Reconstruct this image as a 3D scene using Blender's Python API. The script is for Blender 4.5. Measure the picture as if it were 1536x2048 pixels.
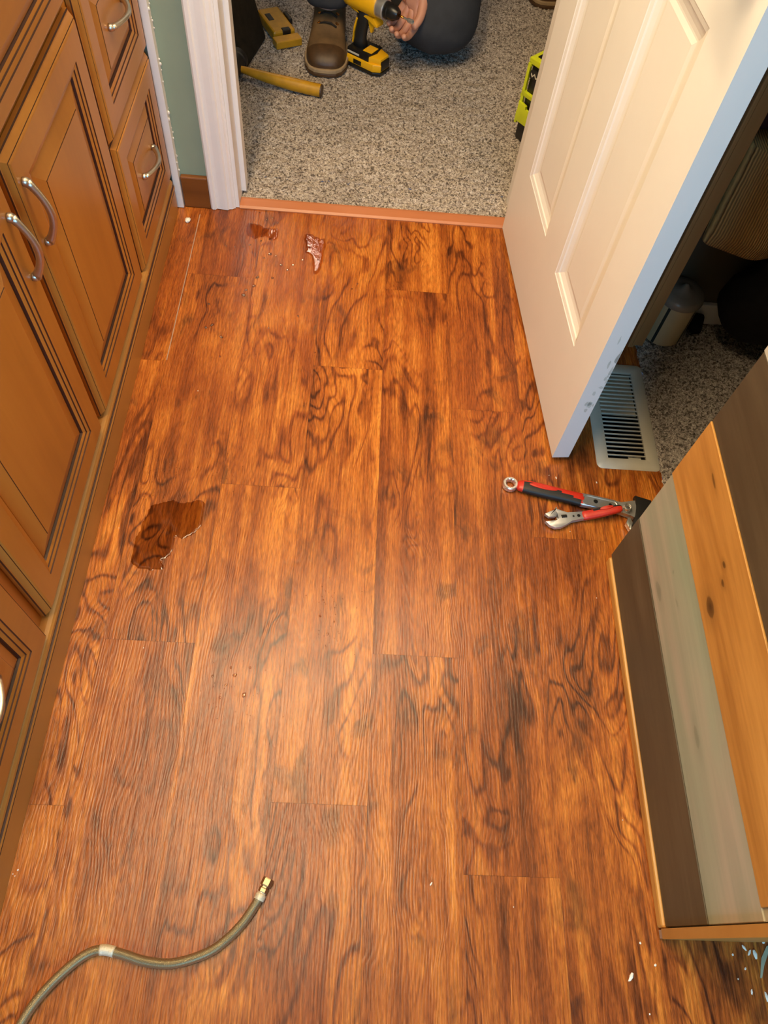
import bpy, bmesh, math, random
from mathutils import Vector, Matrix, noise
from math import pi, sin, cos, radians

random.seed(7)
SC = bpy.context.scene
for o in list(bpy.data.objects):
    bpy.data.objects.remove(o)
COL = SC.collection

# ------------------------------------------------------------------ camera
HC = 1.27
F_PX = 1483.54
A_P, A_R, A_Y = 0.53385064, 0.14876217, -0.10260728


def rz(t):
    return Matrix(((cos(t), -sin(t), 0), (sin(t), cos(t), 0), (0, 0, 1)))


RX = Matrix(((1, 0, 0), (0, cos(A_P), -sin(A_P)), (0, sin(A_P), cos(A_P))))
RC = rz(A_Y) @ RX @ rz(A_R)
cam_d = bpy.data.cameras.new('camera')
cam = bpy.data.objects.new('camera', cam_d)
COL.objects.link(cam)
cam.matrix_world = Matrix.Translation((0, 0, HC)) @ RC.to_4x4()
cam_d.sensor_fit = 'VERTICAL'
cam_d.sensor_height = 36.0
cam_d.lens = F_PX / 2048 * 36.0
cam_d.clip_start = 0.02
cam_d.clip_end = 60
SC.camera = cam

# ------------------------------------------------------------------ world, lamps, exposure
SC.view_settings.view_transform = 'Standard'
SC.view_settings.look = 'None'
SC.view_settings.gamma = 1
SC.view_settings.use_curve_mapping = False
SC.view_settings.exposure = 0.24

W = bpy.data.worlds.new('world')
SC.world = W
W.use_nodes = True
bg = W.node_tree.nodes['Background']
bg.inputs[0].default_value = (0.35, 0.5, 0.9, 1)
bg.inputs[1].default_value = 0.15


def area(name, loc, target, sx, sy, power, color):
    d = bpy.data.lights.new(name, 'AREA')
    d.shape = 'RECTANGLE'
    d.size = sx
    d.size_y = sy
    d.energy = power
    d.color = color
    o = bpy.data.objects.new(name, d)
    COL.objects.link(o)
    o.location = loc
    v = Vector(target) - Vector(loc)
    o.rotation_euler = v.to_track_quat('-Z', 'Y').to_euler()
    return o


WARM = (1.0, 0.76, 0.46)
# long bathroom ceiling fixture, then an unseen fill light by the open door
area('ceiling_and_fill_light', (-0.36, 0.70, 2.34), (-0.36, 0.70, 0), 0.12, 1.50, 37, WARM)
area('ceiling_and_fill_light', (0.20, 1.34, 2.36), (0.15, 1.34, 0), 0.50, 0.34, 10, WARM)  # added soft fill for the cabinet fronts and carpet, no known fixture
# vanity lamps above the mirror
area('vanity_lamp_light', (-0.90, 1.05, 1.98), (0.35, 1.0, 0.2), 0.14, 0.6, 12, WARM)
# daylight in the window behind the camera
area('window_daylight', (0.15, -1.52, 1.45), (0.3, 1.0, 0.35), 0.9, 1.0, 37, (0.22, 0.60, 1.0))
# ceiling lamp of the carpeted room
area('bedroom_lamp_light', (-0.29, 4.26, 2.30), (-0.2, 2.6, 0), 0.40, 0.45, 9, (1.0, 0.84, 0.66))


# ------------------------------------------------------------------ materials
def newmat(name):
    m = bpy.data.materials.new(name)
    m.use_nodes = True
    nt = m.node_tree
    return m, nt, nt.nodes['Principled BSDF']


def nd(nt, t, **kw):
    n = nt.nodes.new(t)
    for k, v in kw.items():
        if k.startswith('i_'):
            n.inputs[k[2:].replace('_', ' ')].default_value = v
        else:
            setattr(n, k, v)
    return n


def mathn(nt, op, a, b=None, clamp=False):
    n = nt.nodes.new('ShaderNodeMath')
    n.operation = op
    n.use_clamp = clamp
    for i, v in enumerate((a, b)):
        if v is None:
            continue
        if isinstance(v, (int, float)):
            n.inputs[i].default_value = v
        else:
            nt.links.new(v, n.inputs[i])
    return n.outputs[0]


def mapping(nt, vec, scale=(1, 1, 1), loc=(0, 0, 0), rot=(0, 0, 0)):
    n = nt.nodes.new('ShaderNodeMapping')
    n.inputs['Scale'].default_value = scale
    n.inputs['Location'].default_value = loc
    n.inputs['Rotation'].default_value = rot
    nt.links.new(vec, n.inputs['Vector'])
    return n.outputs[0]


def noisen(nt, vec, scale, detail=3, rough=0.5, dist=0.0):
    n = nt.nodes.new('ShaderNodeTexNoise')
    n.inputs['Scale'].default_value = scale
    n.inputs['Detail'].default_value = detail
    n.inputs['Roughness'].default_value = rough
    n.inputs['Distortion'].default_value = dist
    nt.links.new(vec, n.inputs['Vector'])
    return n.outputs[0]


def ramp(nt, fac, stops, interp='LINEAR'):
    n = nt.nodes.new('ShaderNodeValToRGB')
    cr = n.color_ramp
    cr.interpolation = interp
    while len(cr.elements) < len(stops):
        cr.elements.new(0.5)
    for e, (p, c) in zip(cr.elements, stops):
        e.position = p
        e.color = (c[0], c[1], c[2], 1) if not isinstance(c, (int, float)) else (c, c, c, 1)
    nt.links.new(fac, n.inputs[0])
    return n.outputs[0]


def mixc(nt, fac, a, b, mode='MIX'):
    n = nt.nodes.new('ShaderNodeMix')
    n.data_type = 'RGBA'
    n.blend_type = mode
    for i, v in ((0, fac), (6, a), (7, b)):
        if isinstance(v, (int, float)):
            n.inputs[i].default_value = v
        elif isinstance(v, tuple):
            n.inputs[i].default_value = (v[0], v[1], v[2], 1)
        else:
            nt.links.new(v, n.inputs[i])
    return n.outputs[2]


def bump(nt, bsdf, height, strength=0.3, dist=0.002):
    n = nt.nodes.new('ShaderNodeBump')
    n.inputs['Strength'].default_value = strength
    n.inputs['Distance'].default_value = dist
    nt.links.new(height, n.inputs['Height'])
    nt.links.new(n.outputs[0], bsdf.inputs['Normal'])


def objco(nt):
    return nt.nodes.new('ShaderNodeTexCoord').outputs['Object']


def srgb(r, g, b):
    f = lambda c: ((c / 255 + 0.055) / 1.055) ** 2.4 if c > 10 else c / 255 / 12.92
    return (f(r), f(g), f(b))


def plain(name, col, rough=0.5, metal=0.0, var=0.12, scale=30, bmp=0.0, spec=0.5, coat=0.0):
    """solid colour with a faint mottled variation"""
    m, nt, b = newmat(name)
    co = objco(nt)
    nz = noisen(nt, co, scale, 4, 0.6)
    dark = tuple(c * (1 - var) for c in col)
    lite = tuple(min(1, c * (1 + var)) for c in col)
    nt.links.new(ramp(nt, nz, [(0.3, dark), (0.7, lite)]), b.inputs['Base Color'])
    b.inputs['Roughness'].default_value = rough
    b.inputs['Metallic'].default_value = metal
    b.inputs['Specular IOR Level'].default_value = spec
    b.inputs['Coat Weight'].default_value = coat
    if bmp:
        bump(nt, b, nz, bmp, 0.001)
    return m


def at_x(px, py, x=0.519):
    d_ = RC @ Vector(((px - 768) / F_PX, (1024 - py) / F_PX, -1))
    t = x / d_.x
    return (x, d_.y * t, HC + d_.z * t)


def knotmask(nt, co, knots):
    """dark oval knots at given places, with a soft halo"""
    tot = None
    wobble = nt.nodes.new('ShaderNodeVectorMath')
    wobble.operation = 'MULTIPLY_ADD'
    nz = nt.nodes.new('ShaderNodeTexNoise')
    nz.inputs['Scale'].default_value = 40
    nt.links.new(co, nz.inputs['Vector'])
    nt.links.new(nz.outputs['Color'], wobble.inputs[0])
    wobble.inputs[1].default_value = (0.008, 0.008, 0.008)
    nt.links.new(co, wobble.inputs[2])
    for px, py, ry, rz_, a in knots:
        p = at_x(px, py)
        m_ = mapping(nt, wobble.outputs[0], (0, 1 / ry, 1 / rz_), (0, -(p[1] + .004) / ry, -(p[2] + .004) / rz_))
        ln = nt.nodes.new('ShaderNodeVectorMath')
        ln.operation = 'LENGTH'
        nt.links.new(m_, ln.inputs[0])
        k = ramp(nt, ln.outputs['Value'], [(0.0, a), (0.33, a * .75), (0.40, a * 0.25), (1.0, 0.0)])
        tot = k if tot is None else mathn(nt, 'MAXIMUM', tot, k)
    return tot


def wood(name, dark, mid, lite, axis='Z', scale=1.0, rough=0.35, coat=0.0, knots=False, contrast=1.0, bmp=0.08):
    m, nt, b = newmat(name)
    co = objco(nt)
    sc = {'X': (1.2, 14, 14), 'Y': (14, 1.2, 14), 'Z': (14, 14, 1.2)}[axis]
    sc = tuple(s * scale for s in sc)
    f1 = noisen(nt, mapping(nt, co, sc), 1.0, 4, 0.55, 0.8)
    f2 = noisen(nt, mapping(nt, co, tuple(s * 7 for s in sc)), 1.0, 3, 0.6)
    f3 = noisen(nt, co, 3.0 * scale, 3, 0.5)
    v = mathn(nt, 'ADD', mathn(nt, 'MULTIPLY', f1, 0.55), mathn(nt, 'MULTIPLY', f2, 0.2))
    v = mathn(nt, 'ADD', v, mathn(nt, 'MULTIPLY', f3, 0.25))
    w = 0.18 / contrast
    c = ramp(nt, v, [(0.5 - w, dark), (0.5, mid), (0.5 + w, lite)])
    if knots:
        c = mixc(nt, knotmask(nt, co, knots), c, tuple(x * 0.16 for x in dark))
    nt.links.new(c, b.inputs['Base Color'])
    b.inputs['Roughness'].default_value = rough
    b.inputs['Coat Weight'].default_value = coat
    b.inputs['Coat Roughness'].default_value = 0.25
    bump(nt, b, f2, bmp, 0.001)
    return m


def floor_wood(name, wet=False):
    m, nt, b = newmat(name)
    co = objco(nt)
    at = nt.nodes.new('ShaderNodeAttribute')
    at.attribute_name = 'pid'
    off = nt.nodes.new('ShaderNodeVectorMath')
    off.operation = 'MULTIPLY_ADD'
    nt.links.new(at.outputs['Vector'], off.inputs[0])
    off.inputs[1].default_value = (9, 13, 7)
    nt.links.new(co, off.inputs[2])
    P = off.outputs[0]
    sep = nt.nodes.new('ShaderNodeSeparateXYZ')
    nt.links.new(at.outputs['Vector'], sep.inputs[0])
    sx = nt.nodes.new('ShaderNodeSeparateXYZ')
    nt.links.new(P, sx.inputs[0])
    X = sx.outputs[0]
    # broad figure whose contour lines give the grain that eddies round knots
    fig = noisen(nt, mapping(nt, P, (8.0, 2.6, 1)), 1.0, 2.0, 0.45, 1.1)
    wob = noisen(nt, mapping(nt, P, (60, 9, 1)), 1.0, 2, 0.5)
    ph = mathn(nt, 'ADD', mathn(nt, 'MULTIPLY', fig, 90.0), mathn(nt, 'MULTIPLY', wob, 9.0))
    ph = mathn(nt, 'ADD', ph, mathn(nt, 'MULTIPLY', X, 900.0))
    rings = mathn(nt, 'MULTIPLY_ADD', mathn(nt, 'SINE', ph), 0.5)
    rings.node.inputs[2].default_value = 0.5
    mask = ramp(nt, noisen(nt, mapping(nt, P, (7, 3.0, 1), loc=(2, 9, 0)), 1.0, 2, 0.5), [(0.48, 0.05), (0.60, 1.0)])
    # coarse dark flame lines, present only in patches
    ph2 = mathn(nt, 'MULTIPLY_ADD', fig, 62.0)
    nt.links.new(mathn(nt, 'MULTIPLY', wob, 3.0), ph2.node.inputs[2])
    flame = mathn(nt, 'MULTIPLY_ADD', mathn(nt, 'SINE', ph2), 0.5)
    flame.node.inputs[2].default_value = 0.5
    flame = mathn(nt, 'MULTIPLY', mathn(nt, 'POWER', flame, 5.0), mask)
    # narrow tonal strips running the length of a board
    wx = mathn(nt, 'MULTIPLY', mathn(nt, 'ADD', X, mathn(nt, 'MULTIPLY', noisen(nt, mapping(nt, P, (9, 2.0, 1), loc=(3, 1, 0)), 1.0, 3, 0.5), 0.035)), 40.0)
    wn = nt.nodes.new('ShaderNodeTexWhiteNoise')
    wn.noise_dimensions = '2D'
    cb = nt.nodes.new('ShaderNodeCombineXYZ')
    nt.links.new(mathn(nt, 'FLOOR', wx), cb.inputs[0])
    nt.links.new(mathn(nt, 'FLOOR', mathn(nt, 'MULTIPLY', sep.outputs[0], 50)), cb.inputs[1])
    nt.links.new(cb.outputs[0], wn.inputs['Vector'])
    strips2 = wn.outputs['Value']
    strips = noisen(nt, mapping(nt, P, (44, 1.3, 1)), 1.0, 4, 0.65, 0.4)
    fibre = noisen(nt, mapping(nt, P, (520, 26, 1)), 1.0, 3, 0.6)
    fleck = noisen(nt, mapping(nt, P, (260, 60, 1)), 1.0, 3, 0.6)
    cloud = noisen(nt, mapping(nt, P, (10, 3.6, 1)), 1.0, 5, 0.6, 0.7)
    smoke = noisen(nt, mapping(nt, P, (15, 7.5, 1), loc=(5, 3, 0)), 1.0, 4, 0.55, 1.0)
    v = mathn(nt, 'MULTIPLY', strips, 0.34)
    v = mathn(nt, 'ADD', v, mathn(nt, 'MULTIPLY', cloud, 0.34))
    v = mathn(nt, 'ADD', v, mathn(nt, 'MULTIPLY', strips2, 0.055))
    v = mathn(nt, 'ADD', v, mathn(nt, 'MULTIPLY', fibre, 0.16))
    v = mathn(nt, 'ADD', v, mathn(nt, 'MULTIPLY', fleck, 0.10))
    v = mathn(nt, 'SUBTRACT', v, mathn(nt, 'MULTIPLY', flame, 0.12))
    v = mathn(nt, 'ADD', v, mathn(nt, 'MULTIPLY', sep.outputs[2], 0.03))
    c = ramp(nt, v, [(0.350, srgb(72, 34, 14)), (0.425, srgb(118, 60, 24)), (0.485, srgb(154, 80, 30)),
                     (0.545, srgb(184, 104, 38)), (0.63, srgb(220, 138, 56))])
    # reddish drift from board to board
    c = mixc(nt, ramp(nt, noisen(nt, mapping(nt, P, (6, 1.5, 1), loc=(1, 7, 0)), 1, 2), [(0.42, 0.0), (0.62, 0.32)]),
             c, srgb(140, 66, 30))
    sm = ramp(nt, smoke, [(0.585, 0.0), (0.70, 0.55)])
    c = mixc(nt, sm, c, srgb(66, 38, 24))
    fb = ramp(nt, rings, [(0.0, 0.78), (0.5, 1.0), (1.0, 1.08)])
    c = mixc(nt, mathn(nt, 'MULTIPLY_ADD', mask, 0.55), c, mixc(nt, 1.0, c, fb, 'MULTIPLY'))
    pore = ramp(nt, noisen(nt, mapping(nt, P, (620, 55, 1), loc=(8, 2, 0)), 1.0, 2, 0.5), [(0.36, 0.62), (0.46, 1.0), (0.58, 1.0), (0.68, 1.25)])
    c = mixc(nt, 0.75, c, mixc(nt, 1.0, c, pore, 'MULTIPLY'))
    if wet:
        c = mixc(nt, 1.0, c, (0.50, 0.40, 0.30), 'MULTIPLY')
    nt.links.new(c, b.inputs['Base Color'])
    if wet:
        b.inputs['Roughness'].default_value = 0.05
        b.inputs['IOR'].default_value = 1.33
    else:
        rr = ramp(nt, fibre, [(0.3, 0.22), (0.7, 0.31)])
        nt.links.new(rr, b.inputs['Roughness'])
        b.inputs['Specular IOR Level'].default_value = 0.42
        h = mathn(nt, 'ADD', mathn(nt, 'MULTIPLY', rings, 0.25), mathn(nt, 'MULTIPLY', fibre, 0.9))
        bump(nt, b, h, 0.32, 0.0014)
    return m


def carpet_mat():
    m, nt, b = newmat('speckled_carpet')
    co = objco(nt)
    n1 = noisen(nt, co, 330, 2, 0.6)
    n2 = noisen(nt, co, 170, 3, 0.7, 0.4)
    n3 = noisen(nt, co, 5, 3, 0.5)
    vo = nt.nodes.new('ShaderNodeTexVoronoi')
    vo.inputs['Scale'].default_value = 210
    nt.links.new(co, vo.inputs['Vector'])
    v = mathn(nt, 'ADD', mathn(nt, 'MULTIPLY', n1, 0.45), mathn(nt, 'MULTIPLY', n2, 0.55))
    c = ramp(nt, v, [(0.37, srgb(92, 80, 74)), (0.45, srgb(152, 138, 128)), (0.52, srgb(188, 174, 160)), (0.60, srgb(216, 204, 190))])
    sep = nt.nodes.new('ShaderNodeSeparateColor')
    nt.links.new(vo.outputs['Color'], sep.inputs[0])
    fl = ramp(nt, sep.outputs[0], [(0.80, 0.0), (0.86, 0.72)])
    c = mixc(nt, fl, c, srgb(66, 56, 48))
    c = mixc(nt, 1.0, c, ramp(nt, n3, [(0.3, 0.86), (0.7, 1.05)]), 'MULTIPLY')
    nt.links.new(c, b.inputs['Base Color'])
    b.inputs['Roughness'].default_value = 1.0
    b.inputs['Specular IOR Level'].default_value = 0.05
    bump(nt, b, v, 0.8, 0.006)
    return m


def painted_plank(name, a, c2, rough=0.55, knot=None):
    m, nt, b = newmat(name)
    co = objco(nt)
    st = noisen(nt, mapping(nt, co, (10, 1.6, 26)), 1.0, 4, 0.6, 0.5)
    big = noisen(nt, mapping(nt, co, (1, 2.4, 9)), 1.0, 2, 0.5)
    c = ramp(nt, big, [(0.35, a), (0.65, c2)])
    c = mixc(nt, ramp(nt, st, [(0.35, 0.35), (0.6, 0.0)]), c, tuple(x * 0.6 for x in a))
    if knot:
        c = mixc(nt, knotmask(nt, co, knot), c, tuple(x * 0.4 for x in a))
    nt.links.new(c, b.inputs['Base Color'])
    b.inputs['Roughness'].default_value = rough
    bump(nt, b, st, 0.15, 0.001)
    return m


def braid_mat(name, col, sx, sy):
    m, nt, b = newmat(name)
    uv = nt.nodes.new('ShaderNodeTexCoord').outputs['UV']
    w1 = nt.nodes.new('ShaderNodeTexWave')
    w1.bands_direction = 'DIAGONAL'
    w1.inputs['Scale'].default_value = 1
    nt.links.new(mapping(nt, uv, (sx, sy, 1)), w1.inputs['Vector'])
    w2 = nt.nodes.new('ShaderNodeTexWave')
    w2.bands_direction = 'DIAGONAL'
    w2.inputs['Scale'].default_value = 1
    nt.links.new(mapping(nt, uv, (-sx, sy, 1)), w2.inputs['Vector'])
    h = mathn(nt, 'MULTIPLY', w1.outputs['Fac'], w2.outputs['Fac'])
    nt.links.new(ramp(nt, h, [(0.0, tuple(c * 0.30 for c in col)), (0.5, col)]), b.inputs['Base Color'])
    b.inputs['Metallic'].default_value = 0.8
    b.inputs['Roughness'].default_value = 0.30
    bump(nt, b, h, 0.6, 0.001)
    return m


def knit_mat(name, col, axis='X', n=95):
    m, nt, b = newmat(name)
    co = objco(nt)
    w = nt.nodes.new('ShaderNodeTexWave')
    w.bands_direction = axis
    w.inputs['Scale'].default_value = n / 6.283
    w.inputs['Distortion'].default_value = 1.2
    w.inputs['Detail'].default_value = 2
    nt.links.new(co, w.inputs['Vector'])
    c = ramp(nt, w.outputs['Fac'], [(0.1, tuple(x * 0.5 for x in col)), (0.7, col)])
    nt.links.new(c, b.inputs['Base Color'])
    b.inputs['Roughness'].default_value = 0.95
    bump(nt, b, w.outputs['Fac'], 0.7, 0.004)
    return m


CD, CM, CL = srgb(154, 96, 34), srgb(184, 119, 46), srgb(200, 135, 56)
M = dict(
    floor=floor_wood('laminate_floor'), wet=floor_wood('wet_laminate', True), carpet=carpet_mat(),
    core_glint=plain('bare_wood_and_seam_highlight', srgb(170, 140, 118), 0.6), gap=plain('dark_joint', srgb(60, 32, 18), 0.7),  # pale tone: bare splintered wood, and the painted highlight on one floor seam
    cab=wood('amber_maple', CD, CM, CL, 'Z', 0.6, 0.34, 0.25, contrast=0.7, bmp=0.03),
    cabh=wood('amber_maple_horizontal', CD, CM, CL, 'Y', 0.6, 0.34, 0.25, contrast=0.7, bmp=0.03),
    base=wood('amber_base_board', srgb(168, 112, 48), srgb(186, 128, 58), srgb(196, 138, 66), 'Y', 0.6, 0.4, 0.1, contrast=0.7, bmp=0.03),
    glaze=plain('dark_glaze', srgb(66, 30, 12), 0.5),
    cabdark=plain('cabinet_inside', srgb(84, 44, 20), 0.7),
    nickel=plain('brushed_nickel', srgb(200, 190, 174), 0.36, 1.0, 0.05),
    fitting=plain('dull_plated_brass', srgb(168, 148, 112), 0.38, 0.9, 0.08),
    chrome=plain('chrome', srgb(232, 230, 224), 0.24, 0.85, 0.04),
    steel=plain('satin_steel', srgb(206, 203, 198), 0.36, 0.75, 0.08),
    white=plain('white_door_paint', srgb(238, 232, 222), 0.42, 0, 0.015, 8),
    trimw=plain('white_trim_paint', srgb(236, 230, 224), 0.45, 0, 0.02, 14),
    caulk=plain('caulk', srgb(232, 226, 214), 0.6, 0, 0.06, 60, 0.3),
    green=plain('sage_wall_paint', srgb(138, 152, 130), 0.6, 0, 0.03, 10, 0.1),
    cream=plain('cream_wall_paint', srgb(214, 200, 176), 0.7, 0, 0.02, 10),
    ceil=plain('ceiling_paint', srgb(232, 226, 214), 0.8, 0, 0.02, 10),
    closet=plain('closet_wall_paint', srgb(96, 84, 66), 0.8, 0, 0.03, 10),
    bb=wood('stained_baseboard', srgb(96, 52, 16), srgb(118, 68, 24), srgb(134, 80, 32), 'X', 0.6, 0.4),
    thr=wood('cherry_threshold', srgb(166, 98, 60), srgb(188, 116, 74), srgb(200, 128, 86), 'X', 0.8, 0.42, contrast=0.8),
    plbrown=wood('walnut_stained_plank', srgb(62, 52, 36), srgb(86, 74, 54), srgb(112, 98, 76), 'Y', 1.0, 0.5, contrast=0.8),
    plorange=wood('honey_stained_plank', srgb(170, 112, 46), srgb(206, 146, 70), srgb(228, 170, 92), 'Y', 1.0, 0.42, 0, [(1421, 1215, .045, .026, 1), (1449, 1130, .014, .009, .9), (1447, 1167, .016, .009, .9), (1428, 962, .035, .008, .8), (1536, 1290, .02, .01, .6)], 1.1),
    plgrey=painted_plank('grey_green_plank', srgb(160, 172, 146), srgb(190, 174, 154), 0.5, [(1316, 1182, .05, .018, .6), (1392, 1476, .045, .016, .5), (1352, 1205, .02, .006, .4), (1345, 1143, .01, .006, .4)]),
    pllight=painted_plank('pale_grey_plank', srgb(214, 204, 190), srgb(200, 198, 182), 0.5),
    casing=wood('closet_casing_wood', srgb(150, 104, 58), srgb(172, 122, 72), srgb(186, 136, 84), 'Z', 0.6, 0.45, contrast=0.7),
    regm=plain('cream_enamel', srgb(206, 198, 180), 0.38, 0, 0.03, 25),
    duct=plain('duct_metal', srgb(30, 24, 18), 0.6, 0.3),
    red=plain('red_grip_plastic', srgb(196, 46, 26), 0.4, 0, 0.1, 200, 0.1),
    black=plain('black_rubber', srgb(30, 28, 26), 0.55, 0, 0.15, 120),
    blackg=plain('black_plastic', srgb(26, 24, 22), 0.32),
    fabric=plain('black_fabric', srgb(22, 20, 20), 0.9, 0, 0.25, 60, 0.4, 0.2),
    canvas=plain('dark_canvas', srgb(44, 38, 28), 0.85, 0, 0.25, 40, 0.4, 0.2),
    dyel=plain('yellow_tool_plastic', srgb(240, 176, 18), 0.38, 0, 0.04),
    myel=plain('worn_yellow_fibreglass', srgb(186, 134, 22), 0.42, 0, 0.14, 45),
    lime=plain('lime_green_plastic', srgb(205, 214, 34), 0.35, 0, 0.05),
    grn=plain('green_display', srgb(90, 190, 110), 0.4),
    brass=plain('titanium_gold', srgb(220, 150, 60), 0.25, 1.0, 0.05),
    jeans=plain('slate_work_trousers', srgb(62, 62, 64), 0.9, 0, 0.16, 18, 0.3, 0.2),
    shirt=plain('charcoal_shirt', srgb(50, 52, 56), 0.9, 0, 0.1, 18, 0.2, 0.2),
    skin=plain('skin', srgb(200, 140, 112), 0.5, 0, 0.08, 40, 0.1),
    nail=plain('finger_nail', srgb(222, 170, 148), 0.35),
    hair=plain('brown_hair', srgb(52, 36, 24), 0.7, 0, 0.3, 150, 0.5),
    leather=plain('worn_brown_leather', srgb(104, 78, 48), 0.6, 0, 0.3, 22, 0.4),
    leatherd=plain('dark_scuffed_leather', srgb(74, 50, 26), 0.5, 0, 0.3, 35, 0.4),
    sole=plain('tan_boot_sole', srgb(158, 132, 98), 0.7, 0, 0.15),
    lace=plain('dark_bootlace', srgb(40, 30, 22), 0.85),
    knit=knit_mat('ribbed_brown_knit', srgb(214, 172, 108), 'X', 420),
    redcl=plain('dark_maroon_cloth', srgb(66, 30, 26), 0.9, 0, 0.2, 30, 0.3),
    can=plain('cream_can', srgb(206, 188, 148), 0.4, 0, 0.04),
    cand=plain('can_stripe', srgb(44, 48, 46), 0.4),
    lid=plain('frosted_lid', srgb(150, 138, 124), 0.22, 0, 0.05),
    cardb=plain('pale_cardboard', srgb(196, 170, 116), 0.7, 0, 0.05),
    braid=braid_mat('braided_steel', srgb(232, 212, 164), 30, 2),
    ring=plain('worn_bright_braid', srgb(216, 204, 176), 0.5, 0.3, 0.2, 400, 0.5),
    paper=plain('pale_crumb', srgb(240, 232, 214), 0.8),
    sagefl=plain('sage_flake', srgb(160, 160, 132), 0.7),
    scuff=plain('worn_grey_primer', srgb(206, 202, 188), 0.6),
    mirror=plain('mirror_glass', (0.9, 0.9, 0.9), 0.02, 1.0, 0.0),
    stone=plain('beige_counter', srgb(196, 180, 156), 0.3, 0, 0.2, 60),
    shade=plain('opal_glass', srgb(240, 236, 226), 0.4),
)


def water_mat(name='clear_water', tint=(0.90, 0.80, 0.72, 1), refl=2.4):
    m, nt, b = newmat(name)
    out = nt.nodes['Material Output']
    tr = nt.nodes.new('ShaderNodeBsdfTransparent')
    tr.inputs[0].default_value = tint
    gl = nt.nodes.new('ShaderNodeBsdfGlossy')
    gl.inputs['Roughness'].default_value = 0.03
    fr = nt.nodes.new('ShaderNodeFresnel')
    fr.inputs['IOR'].default_value = 1.45
    mx = nt.nodes.new('ShaderNodeMixShader')
    nt.links.new(mathn(nt, 'MULTIPLY', fr.outputs[0], refl, True), mx.inputs[0])
    nt.links.new(tr.outputs[0], mx.inputs[1])
    nt.links.new(gl.outputs[0], mx.inputs[2])
    nt.links.new(mx.outputs[0], out.inputs[0])
    nz = noisen(nt, objco(nt), 260, 2)
    bn = nt.nodes.new('ShaderNodeBump')
    bn.inputs['Strength'].default_value = 0.15
    bn.inputs['Distance'].default_value = 0.001
    nt.links.new(nz, bn.inputs['Height'])
    nt.links.new(bn.outputs[0], gl.inputs['Normal'])
    nt.nodes.remove(b)
    return m


M['water'] = water_mat()
M['drop'] = water_mat('drop_water', (0.93, 0.82, 0.70, 1), 0.8)


# ------------------------------------------------------------------ object helpers
def tag(o, label=None, cat=None, group=None, kind=None):
    if label:
        o['label'] = label
    if cat:
        o['category'] = cat
    if group:
        o['group'] = group
    if kind:
        o['kind'] = kind
    return o


def thing(name, label, cat, loc=(0, 0, 0), rot=0, group=None, kind=None):
    o = bpy.data.objects.new(name, None)
    COL.objects.link(o)
    o.location = loc
    o.rotation_euler = (0, 0, rot)
    o.empty_display_size = 0.05
    return tag(o, label, cat, group, kind)


def obj(name, bm, mats, parent=None, smooth=False, auto=None):
    me = bpy.data.meshes.new(name)
    bmesh.ops.recalc_face_normals(bm, faces=bm.faces)
    bm.to_mesh(me)
    bm.free()
    if not isinstance(mats, (list, tuple)):
        mats = [mats]
    for mm in mats:
        me.materials.append(mm)
    if smooth:
        for p in me.polygons:
            p.use_smooth = True
    if auto is not None:
        for p in me.polygons:
            p.use_smooth = True
        try:
            me.set_sharp_from_angle(angle=radians(auto))
        except Exception:
            pass
    o = bpy.data.objects.new(name, me)
    COL.objects.link(o)
    if parent:
        o.parent = parent
    return o


def struct(name, bm, mats, parent=None, **kw):
    o = obj(name, bm, mats, parent, **kw)
    o['kind'] = 'structure'
    return o


def box(bm, x0, x1, y0, y1, z0, z1, mat=0, bev=0.0, seg=2, M4=None):
    vs = [bm.verts.new(p) for p in ((x0, y0, z0), (x1, y0, z0), (x1, y1, z0), (x0, y1, z0),
                                    (x0, y0, z1), (x1, y0, z1), (x1, y1, z1), (x0, y1, z1))]
    fs = []
    for q in ((3, 2, 1, 0), (4, 5, 6, 7), (0, 1, 5, 4), (1, 2, 6, 5), (2, 3, 7, 6), (3, 0, 4, 7)):
        f = bm.faces.new([vs[i] for i in q])
        f.material_index = mat
        fs.append(f)
    if bev:
        es = {e for f in fs for e in f.edges}
        r = bmesh.ops.bevel(bm, geom=list(es), offset=bev, segments=seg, profile=0.5, affect='EDGES')
        for f in r['faces']:
            f.material_index = mat
        vs = list({v for f in r['faces'] for v in f.verts} | {v for v in vs if v.is_valid})
    if M4 is not None:
        bmesh.ops.transform(bm, matrix=M4, verts=vs)
    return vs


def prism(bm, pts, h0, h1, mat=0, M4=None, bev=0.0, mats=None):
    """polygon pts in xy, extruded from h0 to h1 in z"""
    a = [bm.verts.new((p[0], p[1], h0)) for p in pts]
    b = [bm.verts.new((p[0], p[1], h1)) for p in pts]
    n = len(pts)
    fs = [bm.faces.new(a[::-1]), bm.faces.new(b)]
    for i in range(n):
        fs.append(bm.faces.new((a[i], a[(i + 1) % n], b[(i + 1) % n], b[i])))
    for f in fs:
        f.material_index = mat
    vs = a + b
    if bev:
        es = [e for e in fs[1].edges] + [e for e in fs[0].edges]
        r = bmesh.ops.bevel(bm, geom=es, offset=bev, segments=2, profile=0.5, affect='EDGES')
        for f in r['faces']:
            f.material_index = mat
        vs = list({v for f in r['faces'] for v in f.verts} | {v for v in vs if v.is_valid})
    if M4 is not None:
        bmesh.ops.transform(bm, matrix=M4, verts=vs)
    return vs


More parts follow.
